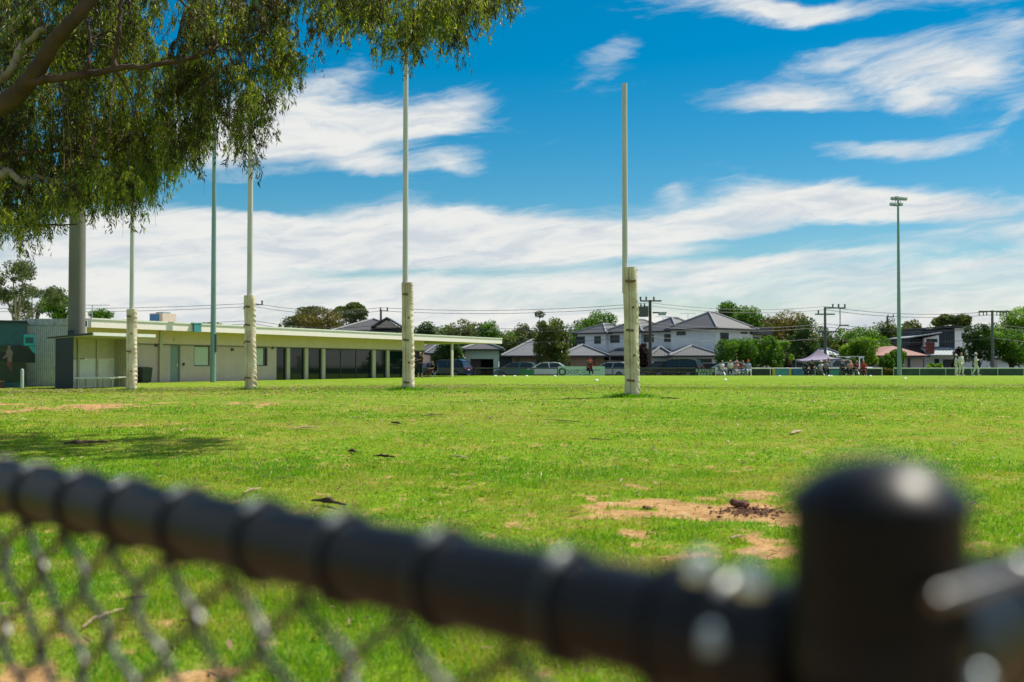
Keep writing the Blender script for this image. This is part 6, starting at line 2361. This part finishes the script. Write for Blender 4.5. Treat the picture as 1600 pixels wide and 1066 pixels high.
# volume fill inside the crown, kept out of the blue gaps
HOLES = [(272, 45, 28, 40), (340, 100, 7, 90), (150, 225, 8, 7), (290, 235, 6, 14), (337, 215, 8, 60), (338, 140, 8, 20), (98, 168, 8, 10), (195, 275, 9, 8), (480, 90, 16, 45), (330, 300, 20, 60), (60, 420, 30, 40), (345, 20, 5, 15), (452, 25, 10, 25), (540, 25, 6, 10), (212, 150, 5, 8), (235, 60, 5, 12)]


def inside(x, y):
    # lower edge of the crown as a function of x
    xs = [-200, 0, 60, 110, 150, 200, 240, 290, 325, 334, 345, 370, 390, 430, 455, 462, 500, 540, 610, 640, 700, 760, 800]
    ys = [450, 405, 380, 365, 345, 352, 325, 288, 200, 60, 190, 255, 270, 170, 165, 30, 55, 85, 100, 115, 100, 60, 40]
    if y > np.interp(x, xs, ys) - 4:
        return False
    for hx, hy, rx, ry in HOLES:
        if ((x - hx) / rx)**2 + ((y - hy) / ry)**2 < 1:
            return False
    return True


tries = 0
while len(ANCH) < 296 and tries < 20000:
    tries += 1
    x = LR.uniform(-20, 335)
    y = LR.uniform(30, 420)
    if not inside(x, y) or not inside(x, y - 40):
        continue
    ANCH.append((x, y, LR.uniform(13.3, 16.5), LR.uniform(.75, 1.1)))
twigs = Geo()
spr_objs = 0
for k, (x, y, Y, sc) in enumerate(ANCH):
    vi = LR.randrange(len(SPM))
    zmin = SPR[vi][0][:, 2].min() * sc
    b = to_l(P(x, y, Y))
    top = b - Vector((0, 0, zmin * 1.05))
    o = link('leaf_spray', SPM[vi], gum, top)
    o.rotation_euler = (LR.uniform(-.12, .12), LR.uniform(-.12, .12), LR.uniform(0, 6.28))
    o.scale = (sc * .72, sc * .72, sc * 1.05)
    # a thin twig from the nearest limb (from above when possible)
    best = min(LIMBPTS, key=lambda q: (q - top).length + (.6 if q.z < top.z - .3 else 0))
    mid = best.lerp(top, .5) + Vector((0, 0, .18))
    q1 = best.lerp(mid, .5) + Vector((LR.uniform(-.05, .05), LR.uniform(-.05, .05), .05))
    twigs.tube([best, q1, mid, top + Vector((0, 0, -.05))], [.011, .008, .006, .004], 4, False)
o = part('twigs', twigs, M['bark'], gum)
o['kind'] = 'stuff'
# the rest of the crown, mostly above and left of the picture: one mass of the same sprays
VV, FF, TT = [], [], []
off = 0


def bulk(p, sc=1.1):
    global off
    v, f, t_ = SPR[LR.randrange(len(SPR))]
    a = LR.uniform(0, 6.28)
    c_, s_ = math.cos(a), math.sin(a)
    w = np.stack([v[:, 0] * c_ - v[:, 1] * s_, v[:, 0] * s_ + v[:, 1] * c_, v[:, 2]], 1) * np.array([sc * .75, sc * .75, sc]) + np.array(p)
    VV.append(w)
    FF.append(f + off)
    TT.append(t_)
    off += len(v)


for (x, y, Y, sc) in ANCH[:125]:
    for rep_ in range(2):
        bulk(to_l(P(x + LR.uniform(-14, 14), y - LR.uniform(8, 26), Y + LR.uniform(-.5, .8))) + Vector((0, 0, .55)), .8)
cnt = 0
tries = 0
while cnt < 240 and tries < 20000:
    tries += 1
    if tries % 5:
        x = LR.uniform(-30, 335)
        y = LR.uniform(-10, 400)
        Y = LR.uniform(14, 18)
        if not inside(x, y) or not inside(x, y - 45):
            continue
        b = to_l(P(x, y, Y)) + Vector((0, 0, .6))
    else:
        f = LR.random()
        x = LR.uniform(-700, 760)
        y = LR.uniform(-420, -70)
        Y = LR.uniform(12, 16.5)
        if x > 250 and LR.random() < .5:
            continue
        b = to_l(P(x, y, Y)) + Vector((0, 0, .4))
    bulk(b)
    cnt += 1
for k in range(90):
    b = to_l(P(LR.uniform(-900, -120), LR.uniform(-300, 330), LR.uniform(11.5, 17)))
    bulk(b, 1.2)
me = quick_mesh('foliage', np.concatenate(VV), 3, np.concatenate(FF), LG, {'tint': np.concatenate(TT)})
o = link('foliage', me, gum)
o['kind'] = 'stuff'
print('OBJECTS', len(bpy.data.objects))
